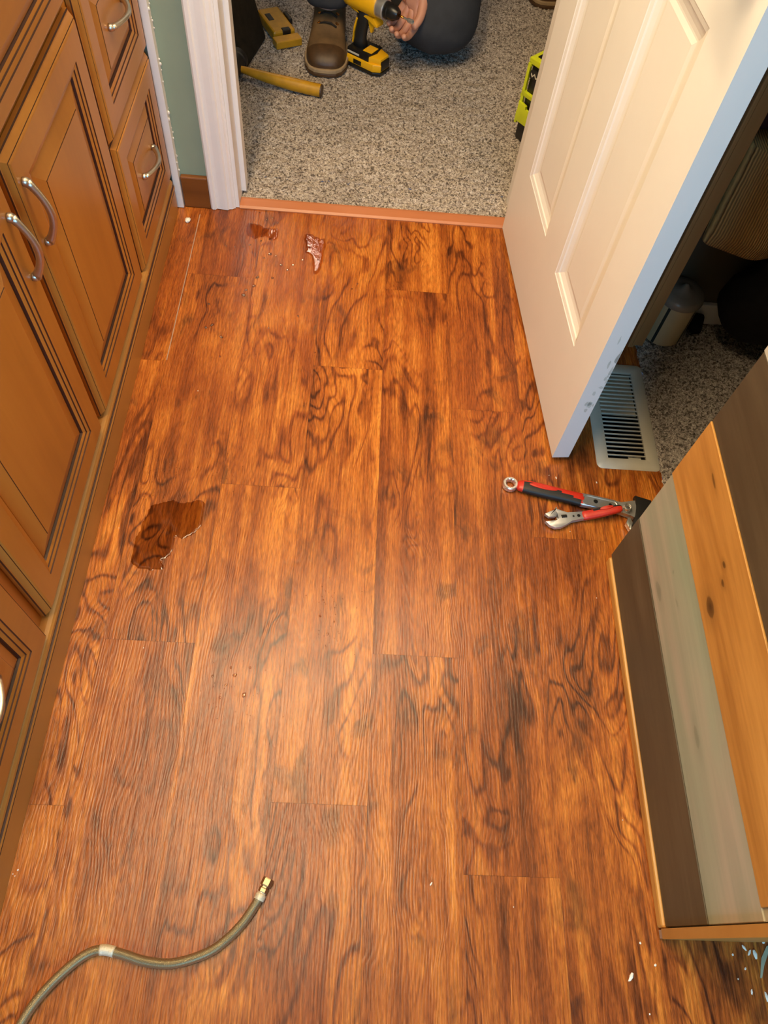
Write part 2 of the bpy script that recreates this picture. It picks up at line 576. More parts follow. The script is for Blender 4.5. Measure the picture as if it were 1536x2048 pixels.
def lathe(bm, prof, seg=24, mat=0, M4=None, a0=0, a1=2 * pi):
    """prof list of (r,z)"""
    full = abs(a1 - a0 - 2 * pi) < 1e-6
    rings = []
    vs = []
    for r, z in prof:
        ring = []
        if r < 1e-6:
            v = bm.verts.new((0, 0, z))
            ring = [v]
            vs.append(v)
        else:
            for i in range(seg if full else seg + 1):
                t = a0 + (a1 - a0) * i / seg
                v = bm.verts.new((r * cos(t), r * sin(t), z))
                ring.append(v)
                vs.append(v)
        rings.append(ring)
    for A, B in zip(rings, rings[1:]):
        n = seg
        for i in range(n):
            j = (i + 1) % len(A) if len(A) > 1 else 0
            k = (i + 1) % len(B) if len(B) > 1 else 0
            if len(A) == 1 and len(B) == 1:
                continue
            if len(A) == 1:
                f = bm.faces.new((A[0], B[i], B[k]))
            elif len(B) == 1:
                f = bm.faces.new((A[i], A[j], B[0]))
            else:
                f = bm.faces.new((A[i], A[j], B[k], B[i]))
            f.material_index = mat
    if M4 is not None:
        bmesh.ops.transform(bm, matrix=M4, verts=vs)
    return vs


def tube(bm, pts, rad, seg=10, mat=0, cap=True, flat=1.0, up=Vector((0, 0, 1)), uv=False):
    pts = [Vector(p) for p in pts]
    if not isinstance(rad, (list, tuple)):
        rad = [rad] * len(pts)
    rings = []
    for i, p in enumerate(pts):
        d = (pts[min(i + 1, len(pts) - 1)] - pts[max(i - 1, 0)]).normalized()
        s = d.cross(up)
        if s.length < 1e-3:
            s = d.cross(Vector((1, 0, 0)))
        s.normalize()
        u = s.cross(d).normalized()
        rings.append([bm.verts.new(p + s * cos(2 * pi * k / seg) * rad[i] + u * sin(2 * pi * k / seg) * rad[i] * flat)
                      for k in range(seg)])
    layer = bm.loops.layers.uv.verify() if uv else None
    L = 0.0
    for i in range(len(rings) - 1):
        dl = (pts[i + 1] - pts[i]).length
        for k in range(seg):
            f = bm.faces.new((rings[i][k], rings[i][(k + 1) % seg], rings[i + 1][(k + 1) % seg], rings[i + 1][k]))
            f.material_index = mat
            if uv:
                us = (L, L, L + dl, L + dl)
                vv = (k / seg, (k + 1) / seg, (k + 1) / seg, k / seg)
                for lp, a, b2 in zip(f.loops, us, vv):
                    lp[layer].uv = (a * 20, b2)
        L += dl
    if cap:
        for r in (rings[0][::-1], rings[-1]):
            f = bm.faces.new(r)
            f.material_index = mat
    return [v for r in rings for v in r]


def catmull(pts, n=8):
    pts = [Vector(p) for p in pts]
    P = [pts[0] * 2 - pts[1]] + pts + [pts[-1] * 2 - pts[-2]]
    out = []
    for i in range(1, len(P) - 2):
        a, b, c, d = P[i - 1], P[i], P[i + 1], P[i + 2]
        for k in range(n):
            t = k / n
            out.append(0.5 * ((2 * b) + (c - a) * t + (2 * a - 5 * b + 4 * c - d) * t * t + (3 * b - a - 3 * c + d) * t ** 3))
    out.append(pts[-1])
    return out


def loft(bm, secs, seg=20, mat=0, cap=True, p=2.6):
    """secs: list of (centre, halfwidth vector, halfheight vector)"""
    rings = []
    for c, a, b in secs:
        c, a, b = Vector(c), Vector(a), Vector(b)
        ring = []
        for k in range(seg):
            t = 2 * pi * k / seg
            ct, st = cos(t), sin(t)
            ring.append(bm.verts.new(c + a * (abs(ct) ** (2 / p)) * (1 if ct >= 0 else -1)
                                     + b * (abs(st) ** (2 / p)) * (1 if st >= 0 else -1)))
        rings.append(ring)
    for A, B in zip(rings, rings[1:]):
        for k in range(seg):
            f = bm.faces.new((A[k], A[(k + 1) % seg], B[(k + 1) % seg], B[k]))
            f.material_index = mat
    if cap:
        for r in (rings[0][::-1], rings[-1]):
            f = bm.faces.new(r)
            f.material_index = mat
    return rings


def ringed(bm, x0, x1, y0, y1, rings, T, back=None):
    """nested rectangles (inset, height, material) on a local xy plane; T maps local (x,y,h) to the world"""
    loops = []
    for ins, h, mt in rings:
        loops.append([bm.verts.new(T(x, y, h)) for x, y in ((x0 + ins, y0 + ins), (x1 - ins, y0 + ins), (x1 - ins, y1 - ins), (x0 + ins, y1 - ins))])
    for i in range(len(loops) - 1):
        for k in range(4):
            f = bm.faces.new((loops[i][k], loops[i][(k + 1) % 4], loops[i + 1][(k + 1) % 4], loops[i + 1][k]))
            f.material_index = rings[i + 1][2]
    f = bm.faces.new(loops[-1])
    f.material_index = rings[-1][2]
    return loops


# ------------------------------------------------------------------ floors
SEAM = [-1.03, -0.87, -0.717, -0.564, -0.411, -0.250, -0.0905, 0.0640, 0.2178, 0.3700, 0.5234, 0.664]
SEAM += [0.664 + 0.1534 * (i + 1) for i in range(5)]
ENDS = {-1: 0.30, 0: 0.66, 1: 0.42, 2: 0.8, 3: 0.179, 4: 0.455, 5: 0.79, 6: 0.196, 7: 0.452, 8: 0.101, 9: 0.710, 10: 0.35}
LEN = 0.918
REG = (0.546, 0.640, 0.903, 1.161)     # hole for the floor register
YMIN, YMAX = -1.62, 1.655


def plank_at(x, y):
    for i in range(len(SEAM) - 1):
        if SEAM[i] <= x < SEAM[i + 1]:
            e = ENDS.get(i, 0.11 * i % LEN)
            return i, math.floor((y - e) / LEN)
    return 0, 0


def pid(i, j):
    r = random.Random(i * 101 + j * 17 + 5)
    return (r.random(), r.random(), r.random())


bm = bmesh.new()
lay = bm.loops.layers.float_vector.new('pid')


def fquad(x0, x1, y0, y1, z, idx, mat=0):
    f = bm.faces.new([bm.verts.new(p) for p in ((x0, y0, z), (x1, y0, z), (x1, y1, z), (x0, y1, z))])
    f.material_index = mat
    for l in f.loops:
        l[lay] = idx


G = 0.00018
for i in range(len(SEAM) - 1):
    e = ENDS.get(i, 0.11 * i % LEN)
    j = math.floor((YMIN - e) / LEN)
    while e + j * LEN < YMAX:
        ya, yb = max(YMIN, e + j * LEN), min(YMAX, e + (j + 1) * LEN)
        xa, xb = SEAM[i] + G, SEAM[i + 1] - G
        pi_ = pid(i, j)
        if xa > 0.66 and yb > 0.05:
            yb2 = min(yb, 0.04)
            if ya < yb2:
                fquad(xa, xb, ya + G, yb2, 0, pi_)
        elif xa < REG[1] and xb > REG[0] and ya < REG[3] and yb > REG[2]:
            xs = sorted({xa, xb, max(xa, REG[0]), min(xb, REG[1])})
            ys = sorted({ya + G, yb - G, max(ya + G, REG[2]), min(yb - G, REG[3])})
            for a, b_ in zip(xs, xs[1:]):
                for c, d in zip(ys, ys[1:]):
                    mx, my = (a + b_) / 2, (c + d) / 2
                    if not (REG[0] < mx < REG[1] and REG[2] < my < REG[3]):
                        fquad(a, b_, c, d, 0, pi_)
        else:
            fquad(xa, xb, ya + G, yb - G, 0, pi_)
        j += 1
# dark joints beneath the boards, and a pale strip painting the highlight along one seam
for (a, b_, c, d) in ((-1.03, REG[0], YMIN, YMAX), (REG[1], 1.43, YMIN, 0.04), (REG[1], 0.664, 0.04, YMAX),
                      (REG[0], REG[1], YMIN, REG[2]), (REG[0], REG[1], REG[3], YMAX)):
    fquad(a, b_, c, d, -0.0006, (0, 0, 0), 1)
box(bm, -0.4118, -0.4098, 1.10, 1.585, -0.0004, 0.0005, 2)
struct('floor', bm, [M['floor'], M['gap'], M['core_glint']])


def carpet(name, x0, x1, y0, y1, step, amp=0.0035, z=0.002, holes=()):
    b = bmesh.new()
    nx, ny = int((x1 - x0) / step), int((y1 - y0) / step)
    g = []
    rnd = random.Random(3)
    for jj in range(ny + 1):
        row = []
        for ii in range(nx + 1):
            x = x0 + (x1 - x0) * ii / nx
            y = y0 + (y1 - y0) * jj / ny
            edge = 0.003 if ii in (0, nx) or jj in (0, ny) else 0
            row.append(b.verts.new((x + (rnd.uniform(-1, 1) * step * 0.3 if edge or True else 0), y + rnd.uniform(-1, 1) * step * 0.3,
                                    z + rnd.uniform(-amp, amp) + amp * noise.noise(Vector((x * 30, y * 30, 0))))))
        g.append(row)
    for jj in range(ny):
        for ii in range(nx):
            b.faces.new((g[jj][ii], g[jj][ii + 1], g[jj + 1][ii + 1], g[jj + 1][ii]))
    # backing edge all round
    return struct(name, b, M['carpet'], smooth=True)


carpet('floor', -1.6, 1.8, 1.655, 1.752, 0.005)
carpet('floor', -0.75, 0.85, 1.75, 2.95, 0.005)
carpet('floor', -1.6, -0.75, 1.75, 2.95, 0.03)
carpet('floor', 0.85, 1.8, 1.75, 2.95, 0.03)
carpet('floor', -1.6, 1.8, 2.95, 5.0, 0.05)
carpet('floor', 0.6615, 1.425, 0.672, 1.348, 0.0045)

# ------------------------------------------------------------------ room shell
YW = 1.622        # bathroom face of the doorway wall
bm = bmesh.new()
box(bm, -1.6, -0.331, YW, 1.735, 0, 2.4)
box(bm, -0.331, 0.395, YW, 1.735, 2.05, 2.4)
box(bm, 0.395, 1.8, YW, 1.735, 0, 2.4)
struct('wall_back', bm, M['green'])
bm = bmesh.new()
box(bm, -1.15, -1.03, -1.62, 1.622, 0, 2.4)
struct('wall_left', bm, M['green'])
# wall between bathroom and closet: pier beside the doorway, header over the closet opening
bm = bmesh.new()
box(bm, 0.655, 0.668, 1.245, 1.622, 0, 2.4)
box(bm, 0.655, 0.668, 0.64, 1.245, 2.05, 2.4)
box(bm, 0.655, 0.76, 0.04, 0.64, 1.05, 2.4)
struct('wall_right', bm, M['green'])
bm = bmesh.new()
box(bm, 1.43, 1.55, -1.62, 1.622, 0, 2.4)
box(bm, 0.668, 1.43, 1.346, 1.622, 0, 2.4)
box(bm, 0.70, 1.43, 0.56, 0.668, 0, 2.4)
box(bm, 0.655, 1.43, 0.0375, 0.15, 0, 2.4)
struct('wall_closet', bm, M['closet'])
bm = bmesh.new()
box(bm, -1.15, -0.35, -1.74, -1.62, 0, 2.4)
box(bm, 0.65, 1.55, -1.74, -1.62, 0, 2.4)
box(bm, -0.35, 0.65, -1.74, -1.62, 0, 0.9)
box(bm, -0.35, 0.65, -1.74, -1.62, 2.0, 2.4)
struct('wall_front', bm, M['cream'])
bm = bmesh.new()
for a in ((-0.35, -0.31, 0.9, 2.0), (0.61, 0.65, 0.9, 2.0), (-0.31, 0.61, 0.9, 0.94), (-0.31, 0.61, 1.96, 2.0), (-0.31, 0.61, 1.43, 1.46)):
    box(bm, a[0], a[1], -1.70, -1.64, a[2], a[3])
struct('window_1', bm, M['trimw'])
bm = bmesh.new()
box(bm, -1.15, 1.55, -1.74, 1.735, 2.4, 2.5)
struct('ceiling', bm, M['ceil'])
bm = bmesh.new()
box(bm, -1.7, 1.9, 1.735, 5.1, 2.4, 2.5)
struct('ceiling', bm, M['ceil'])
bm = bmesh.new()
box(bm, -1.7, -1.6, 1.735, 5.1, 0, 2.4)
box(bm, 1.8, 1.9, 1.735, 5.1, 0, 2.4)
box(bm, -1.6, 1.8, 5.0, 5.1, 0, 2.4)
struct('wall_bedroom', bm, M['cream'])


# door casing with a moulded profile (x across the strip, y towards the room)
def casing(bm, x0, x1, yb, z0, z1, flip=False, mat=0):
    w = x1 - x0
    prof = [(0, 0), (0, .012), (.004, .0165), (.011, .0165), (.014, .012), (.022, .0125), (.034, .0145), (.040, .0145), (.043, .0105), (.050, .0095), (.0535, .006), (.057, .005), (.057, 0)]
    s = w / .057
    pts = []
    for a, d in prof:
        xx = x0 + a * s if not flip else x1 - a * s
        pts.append((xx, yb - d))
    A = [bm.verts.new((p[0], p[1], z0)) for p in pts]
    B = [bm.verts.new((p[0], p[1], z1)) for p in pts]
    n = len(pts)
    for i in range(n):
        f = bm.faces.new((A[i], A[(i + 1) % n], B[(i + 1) % n], B[i]))
        f.material_index = mat
    bm.faces.new(A)
    bm.faces.new(B)


bm = bmesh.new()
casing(bm, -0.386, -0.325, YW, 0.0015, 2.09)
box(bm, -0.331, -0.316, YW, 1.735, 0.0015, 2.035)
box(bm, -0.316, -0.304, 1.675, 1.71, 0.012, 2.02)
struct('trim_1', bm, M['trimw'])
bm = bmesh.new()
casing(bm, 0.386, 0.447, YW, 0.0015, 2.09, True)
box(bm, 0.380, 0.395, YW, 1.735, 0.0015, 2.035)
box(bm, -0.316, 0.380, YW, 1.735, 2.035, 2.05)
struct('trim_2', bm, M['trimw'])
bm = bmesh.new()
box(bm, -0.452, -0.386, 1.608, YW, 0.001, 0.086, bev=0.003)
struct('baseboard_back', bm, M['bb'])
# white filler strip between cabinet end and wall, with ragged caulk
bm = bmesh.new()
box(bm, -0.470, -0.4535, 1.6035, YW, 0.002, 2.2)
struct('trim_3', bm, M['trimw'])
bm = bmesh.new()
rnd = random.Random(11)
for k in range(46):
    if rnd.random() < .45:
        continue
    z = 0.10 + k * 0.012 + rnd.uniform(-.004, .004)
    r = rnd.uniform(.0006, .0018) * (1.6 if k % 9 == 3 else 1)
    vs = bmesh.ops.create_icosphere(bm, subdivisions=1, radius=r)['verts']
    bmesh.ops.scale(bm, vec=(1.2, .7, rnd.uniform(1.2, 3.5)), verts=vs)
    bmesh.ops.translate(bm, vec=(-0.4525 + rnd.uniform(0, .0015), 1.615 + rnd.uniform(-.008, .004), z), verts=vs)
struct('caulk_bead', bm, M['caulk'], smooth=True)
# threshold strip
bm = bmesh.new()
prof = [(1.6185, 0.0004), (1.6185, 0.003), (1.624, 0.0068), (1.650, 0.0075), (1.657, 0.0065), (1.660, 0.0004)]
A = [bm.verts.new((-0.3155, y, z)) for y, z in prof]
B = [bm.verts.new((0.3795, y + 0.004, z)) for y, z in prof]
for i in range(len(prof)):
    bm.faces.new((A[i], A[(i + 1) % len(prof)], B[(i + 1) % len(prof)], B[i]))
bm.faces.new(A)
bm.faces.new(B)
struct('trim_4', bm, M['thr'])
# closet jamb and casing in stained wood
bm = bmesh.new()
box(bm, 0.640, 0.655, 1.236, 1.296, 0.001, 2.1, bev=0.003)
box(bm, 0.648, 0.672, 1.2345, 1.2445, 0.012, 2.05)
struct('trim_5', bm, M['casing'])
bm = bmesh.new()
box(bm, 0.790, 1.43, 1.332, 1.3455, 0.0, 0.060, bev=0.003)
struct('baseboard_closet', bm, M['trimw'])

# plank-clad half wall
PX = 0.519
bm = bmesh.new()
box(bm, PX + 0.010, 0.655, 0.037, 0.668, 0, 1.05, 0)
zb = [0.0235, 0.166, 0.311, 0.450, 0.596, 0.740, 0.885, 1.03]
mt = [1, 2, 3, 1, 4, 3, 2]
for k in range(7):
    dx = [0, 0.001, -0.0005, 0.001, 0, 0, 0.001][k]
    y0 = 0.052 if k == 2 else 0.0375
    box(bm, PX + dx, PX + 0.011, y0, 0.668, zb[k] + 0.0008, zb[k + 1] - 0.0006, mt[k], bev=0.0008, seg=1)
box(bm, PX + 0.003, PX + 0.011, 0.0375, 0.0518, zb[2], zb[3], 2)
struct('wall_half', bm, [M['plgrey'], M['plbrown'], M['plgrey'], M['plorange'], M['pllight']])
bm = bmesh.new()
box(bm, 0.5145, PX + 0.012, 0.036, 0.664, 0.0008, 0.0232, 0, bev=0.004)
struct('trim_6', bm, M['casing'] if False else M['plorange'])
bm = bmesh.new()
pts = [(0.503, 0.021), (0.660, 0.021), (0.660, 0.0355), (0.514, 0.0355), (0.508, 0.033)]
prism(bm, [(0.5145, 0.0215), (0.660, 0.0215), (0.660, 0.0355), (0.5145, 0.0355)], 0.018, 1.05, 0)
# splintered lower end of the corner strip
rnd = random.Random(4)
bz = [0.004, 0.009, 0.003, 0.012, 0.006]
for k in range(5):
    x = 0.516 + k * 0.006
    box(bm, x, x + 0.006, 0.0225, 0.034, bz[k], 0.0185, 1)
box(bm, 0.546, 0.660, 0.0215, 0.0355, 0.0008, 0.018, 0)
struct('trim_7', bm, [M['base'], M['core_glint']])

# ------------------------------------------------------------------ the open six-panel door
DH = Vector((0.360, 1.609))
DA = math.atan2(0.896 - 1.609, 0.426 - 0.36)
DL, DT = 0.716, 0.0355
du = Vector((cos(DA), sin(DA)))
dn = Vector((du.y, -du.x))          # towards the camera side


def DTf(u, z, h):
    p = DH + du * u + dn * h
    return (p.x, p.y, z)


door = thing('door_1', None, None, (DH.x, DH.y, 0), 0, kind='structure')


def leaf():
    b = bmesh.new()
    us = [0, 0.100, 0.303, 0.412, 0.613, DL]
    zs = [0.014, 0.236, 0.808, 0.955, 1.545, 1.655, 1.905, 2.026]
    rings = [(0, 0, 0), (.002, -.0012, 0), (.010, -.003, 0), (.013, -.0052, 0), (.024, -.0085, 0), (.031, -.0095, 0),
             (.034, -.0095, 0), (.042, -.0075, 0)]
    for side in (0, 1):
        T = DTf if side == 0 else (lambda u, z, h: DTf(u, z, -DT - h))
        for i in range(5):
            for j in range(7):
                if i in (1, 3) and j in (1, 3, 5):
                    ringed(b, us[i], us[i + 1], zs[j], zs[j + 1], rings, T)
                else:
                    b.faces.new([b.verts.new(T(*p, 0)) for p in ((us[i], zs[j]), (us[i + 1], zs[j]), (us[i + 1], zs[j + 1]), (us[i], zs[j + 1]))])
    # edges
    for (ua, za, ub, zb2) in ((0, zs[0], 0, zs[-1]), (DL, zs[0], DL, zs[-1]), (0, zs[0], DL, zs[0]), (0, zs[-1], DL, zs[-1])):
        b.faces.new([b.verts.new(DTf(*p)) for p in ((ua, za, 0), (ub, zb2, 0), (ub, zb2, -DT), (ua, za, -DT))])
    bmesh.ops.remove_doubles(b, verts=b.verts, dist=1e-5)
    bmesh.ops.transform(b, matrix=Matrix.Translation((-DH.x, -DH.y, 0)), verts=b.verts)
    return b


obj('door_leaf', leaf(), M['white'], door)
for side in (0, 1):
    bm = bmesh.new()
    ax = Vector((dn.x, dn.y, 0)) * (1 if side == 0 else -1)
    R4 = ax.to_track_quat('Z', 'Y').to_matrix().to_4x4()
    p = DTf(0.655, 0.93, 0 if side == 0 else -DT)
    lathe(bm, [(0, 0), (.032, 0), (.032, .004), (.028, .007), (.012, .009), (.011, .030), (.020, .036), (.027, .046), (.027, .056), (.018, .064), (0, .066)], 28, 0,
          Matrix.Translation((p[0] - DH.x, p[1] - DH.y, p[2])) @ R4)
    obj('door_knob', bm, M['nickel'], door, smooth=True)
# worn grey scuffs low on the latch edge
bm = bmesh.new()
rnd = random.Random(8)
for k in range(16):
    t_, z_ = -DT * rnd.uniform(.45, .97), rnd.uniform(.17, .37)
    w_, h_ = rnd.uniform(.0015, .005), rnd.uniform(.004, .013)
    ring = []
    for q in range(9):
        a = 2 * pi * q / 9
        rr2 = rnd.uniform(.6, 1.2)
        tt = min(-.0008, max(-DT + .0008, t_ + w_ * rr2 * cos(a)))
        p_ = DTf(DL + .00025, z_ + h_ * rr2 * sin(a), tt)
        ring.append(bm.verts.new((p_[0] - DH.x, p_[1] - DH.y, p_[2])))
    bm.faces.new(ring)
obj('edge_scuff', bm, M['scuff'], door)
for z in (0.2, 1.02, 1.82):
    bm = bmesh.new()
    lathe(bm, [(0, 0), (.006, 0), (.006, .088), (0, .088)], 12, 0, Matrix.Translation((0.040, 0.006, z)))
    obj('hinge', bm, M['nickel'], door, smooth=False)

# ------------------------------------------------------------------ vanity cabinet
XF = -0.466        # front of doors
van = thing('vanity_cabinet', 'long amber maple vanity cabinet with raised panel doors and drawers along the wall', 'cabinet', (-0.75, 0.6, 0))
OFF = Vector((0.75, -0.6, 0))


def cobj(name, bm, mats, parent=None, **kw):
    bmesh.ops.translate(bm, vec=OFF, verts=bm.verts)
    return obj(name, bm, mats, van if parent is None else parent, **kw)


bm = bmesh.new()
box(bm, -1.026, -0.505, -0.70, 1.6208, 0.09, 0.80)
cobj('carcass', bm, M['cabdark'])
bm = bmesh.new()   # face frame
fx0, fx1 = -0.505, -0.4865
for y0, y1 in ((-0.70, -0.655), (-0.335, -0.298), (0.045, 0.085), (0.410, 0.465), (0.835, 0.872), (1.225, 1.285), (1.585, 1.6205)):
    box(bm, fx0, fx1, y0, y1, 0.09, 0.845)
for z0, z1 in ((0.09, 0.115), (0.62, 0.67), (0.825, 0.845)):
    box(bm, fx0, fx1 - 0.0005, -0.70, 1.6205, z0, z1)
cobj('face_frame', bm, M['cab'])
bm = bmesh.new()   # moulded base running under everything
prof = [(-0.50, 0.001), (-0.466, 0.001), (-0.466, 0.0585), (-0.4668, 0.0590), (-0.4675, 0.0605), (-0.4655, 0.0625), (-0.4640, 0.067), (-0.4650, 0.0715), (-0.4690, 0.0735),
        (-0.4690, 0.0745), (-0.4670, 0.0765), (-0.4672, 0.083), (-0.4700, 0.088), (-0.4760, 0.091), (-0.50, 0.092)]
mts = [0, 0, 1, 1, 0, 0, 0, 1, 1, 0, 0, 0, 0, 0, 0]
A = [bm.verts.new((x, -0.70, z)) for x, z in prof]
B = [bm.verts.new((x, 1.590, z)) for x, z in prof]
for i in range(len(prof)):
    f = bm.faces.new((A[i], A[(i + 1) % len(prof)], B[(i + 1) % len(prof)], B[i]))
    f.material_index = mts[i]
bm.faces.new(A)
bm.faces.new(B)
cobj('base_moulding', bm, [M['base'], M['glaze']])

DOORR = [(0, -.019, 0), (0, -.0125, 0), (.0015, -.0105, 1), (.003, -.0100, 0), (.006, -.006, 0), (.009, -.0025, 0), (.0105, -.0022, 1), (.012, -.0005, 0), (.014, 0, 0),
         (.052, 0, 0), (.0532, -.0018, 1), (.0545, -.0018, 0), (.060, -.0030, 0), (.0612, -.0048, 1), (.0622, -.0048, 0), (.0675, -.0068, 0), (.0690, -.0108, 1), (.0710, -.0112, 1),
         (.0722, -.0100, 0), (.100, -.0030, 0), (.1010, -.0022, 1), (.1022, -.0020, 0)]
DRWR = [(0, -.019, 0), (0, -.0125, 0), (.0015, -.0105, 1), (.003, -.0100, 0), (.006, -.006, 0), (.009, -.0025, 0), (.0105, -.0022, 1), (.012, -.0005, 0), (.014, 0, 0),
        (.050, 0, 0), (.0512, -.0018, 1), (.0525, -.0018, 0), (.058, -.0030, 0), (.0592, -.0048, 1), (.0602, -.0048, 0), (.0655, -.0068, 0), (.0670, -.0108, 1), (.0690, -.0112, 1),
        (.0702, -.0100, 0), (.090, -.0040, 0), (.0910, -.0032, 1), (.0922, -.0030, 0)]
TOPR = [(0, -.019, 0), (0, -.0125, 0), (.0015, -.0105, 1), (.003, -.0100, 0), (.006, -.006, 0), (.009, -.0025, 0), (.0105, -.0022, 1), (.012, -.0005, 0), (.014, 0, 0),
        (.034, 0, 0), (.0352, -.0018, 1), (.0365, -.0018, 0), (.042, -.0030, 0), (.0432, -.0048, 1), (.0442, -.0048, 0), (.048, -.0068, 0), (.0495, -.0098, 1), (.051, -.0100, 1),
        (.052, -.0090, 0), (.066, -.0050, 0)]


def front(name, y0, y1, z0, z1, rings, horizontal=False):
    b = bmesh.new()
    T = lambda y, z, h: (XF + h, y, z)
    ringed(b, y0, y1, z0, z1, rings, T)
    b.faces.new([b.verts.new(T(*p, -.019)) for p in ((y0, z0), (y1, z0), (y1, z1), (y0, z1))])
    bmesh.ops.remove_doubles(b, verts=b.verts, dist=1e-6)
    return cobj(name, b, [M['cabh'] if horizontal else M['cab'], M['glaze']])


def pull(c, axis, L, parent):
    """arched bow pull with flared feet; c = centre on the face, axis 'y' or 'z'"""
    b = bmesh.new()
    pts, rad = [], []
    n = 16
    for k in range(n + 1):
        t = k / n
        s = (t - 0.5) * L
        h = 0.005 + 0.018 * sin(pi * t) ** 0.9
        q = (c[0] + h, c[1] + (s if axis == 'y' else 0), c[2] + (s if axis == 'z' else 0))
        pts.append(q)
        rad.append(0.0034 + 0.0022 * abs(2 * t - 1) ** 4 + 0.0008 * sin(pi * t))
    tube(b, pts, rad, 10, 0, True, 1.35, Vector((1, 0, 0)))
    for sgn in (-1, 1):
        q = Vector((c[0], c[1] + (sgn * L / 2 if axis == 'y' else 0), c[2] + (sgn * L / 2 if axis == 'z' else 0)))
        lathe(b, [(0, 0), (.0062, 0), (.0068, .0025), (.0064, .006), (.0045, .009), (0, .010)], 14, 0,
              Matrix.Translation(q) @ Matrix.Rotation(pi / 2, 4, 'Y'))
    return cobj('handle', b, M['nickel'], parent, smooth=True)


def cdoor(y0, y1, hy):
    d = front('door', y0, y1, 0.099, 0.636, DOORR)
    pull((XF, hy, 0.538), 'z', 0.100, d)
    return d


def cdrawer(y0, y1, z0, z1, rings=DRWR, hz=None, name='drawer', handle=True):
    d = front(name, y0, y1, z0, z1, rings, True)
    if handle:
        pull((XF - 0.003, (y0 + y1) / 2 + 0.01, hz if hz else (z0 + z1) / 2), 'y', 0.100, d)
    return d


cdoor(0.862, 1.245, 0.889)
cdoor(0.452, 0.842, 0.815)
for y0, y1 in ((1.264, 1.600), (0.064, 0.428)):
    cdrawer(y0, y1, 0.092, 0.386)
    cdrawer(y0, y1, 0.391, 0.678)
    cdrawer(y0, y1, 0.684, 0.836, TOPR, 0.76)
cdrawer(0.862, 1.245, 0.652, 0.836, TOPR, name='false_drawer_front', handle=False)
cdrawer(0.452, 0.842, 0.652, 0.836, TOPR, name='false_drawer_front', handle=False)
cdoor(-0.318, 0.050, -0.29)
cdoor(-0.690, -0.325, -0.35)
bm = bmesh.new()
box(bm, -1.029, -0.445, -0.72, 1.621, 0.846, 0.880, bev=0.006)
o = obj('countertop', bm, M['stone'])
tag(o, 'beige countertop lying on the amber vanity cabinet', 'countertop')

# mirror and lamps on the wall (above the picture, seen by the floor)
bm = bmesh.new()
box(bm, -1.0295, -1.018, 0.35, 1.5, 1.0, 1.8, bev=0.002)
tag(obj('wall_mirror', bm, M['mirror']), 'large frameless mirror on the wall above the vanity cabinet', 'mirror')

# ------------------------------------------------------------------ floor register
reg = thing('floor_register', 'cream metal floor vent register with narrow slots beside the closet carpet', 'floor vent', (0.595, 1.034, 0))
rx0, rx1, ry0, ry1 = 0.526, 0.664, 0.886, 1.181
OX0, OX1, OY0, OY1 = 0.5515, 0.6345, 0.912, 1.152


def rr(x0, x1, y0, y1, r, n=6):
    out = []
    for cx, cy, a in ((x1 - r, y1 - r, 0), (x0 + r, y1 - r, pi / 2), (x0 + r, y0 + r, pi), (x1 - r, y0 + r, 1.5 * pi)):
        for k in range(n + 1):
            t = a + pi / 2 * k / n
            out.append((cx + r * cos(t), cy + r * sin(t)))
    return out


bm = bmesh.new()
L1 = rr(rx0, rx1, ry0, ry1, .012)
L2 = rr(rx0 + .004, rx1 - .004, ry0 + .004, ry1 - .004, .010)
L3 = rr(OX0 - .002, OX1 + .002, OY0 - .002, OY1 + .002, .001)
L4 = rr(OX0, OX1, OY0, OY1, .0008)
loops = [[bm.verts.new((x, y, z)) for x, y in L] for L, z in ((L1, .0005), (L2, .0042), (L3, .0050), (L4, .0040), (L4, -.001))]
for a, b_ in zip(loops, loops[1:]):
    n = len(a)
    for i in range(n):
        bm.faces.new((a[i], a[(i + 1) % n], b_[(i + 1) % n], b_[i]))
bmesh.ops.translate(bm, vec=(-0.595, -1.034, 0), verts=bm.verts)
obj('frame', bm, M['regm'], reg, smooth=False, auto=40)
for k in range(21):
    bm = bmesh.new()
    y = OY0 + (k + 0.5 + 0.35) * (OY1 - OY0) / 21.5
    vs = box(bm, OX0, OX1, -.0012, .0012, -.0018, .0018, bev=.0004, seg=1)
    bmesh.ops.rotate(bm, cent=(0, 0, 0), matrix=Matrix.Rotation(radians(0), 3, 'X'), verts=bm.verts)
    bmesh.ops.translate(bm, vec=(-0.595, y - 1.034, 0.0022), verts=bm.verts)
    obj('slat', bm, M['regm'], reg)
bm = bmesh.new()   # damper blade, closed over the far half
box(bm, OX0 + .001, OX1 - .001, 1.034, OY1 - .001, -.0055, -.004)
bmesh.ops.translate(bm, vec=(-0.595, -1.034, 0), verts=bm.verts)
obj('damper', bm, M['regm'], reg)
bm = bmesh.new()   # lever of the damper
box(bm, 0.600, 0.628, 0.918, 0.926, -.004, -.001, bev=.001)
bmesh.ops.translate(bm, vec=(-0.595, -1.034, -0.004), verts=bm.verts)
obj('lever', bm, M['regm'], reg)
bm = bmesh.new()   # duct boot in the floor
x0, x1, y0, y1 = REG
for a, b_ in (((x0, y0), (x1, y0)), ((x1, y0), (x1, y1)), ((x1, y1), (x0, y1)), ((x0, y1), (x0, y0))):
    bm.faces.new([bm.verts.new(p) for p in ((a[0], a[1], 0), (b_[0], b_[1], 0), (b_[0], b_[1], -.16), (a[0], a[1], -.16))])
bm.faces.new([bm.verts.new(p) for p in ((x0, y0, -.16), (x1, y0, -.16), (x1, y1, -.16), (x0, y1, -.16))])
bmesh.ops.translate(bm, vec=(-0.595, -1.034, 0), verts=bm.verts)
obj('duct_box', bm, M['duct'], reg)


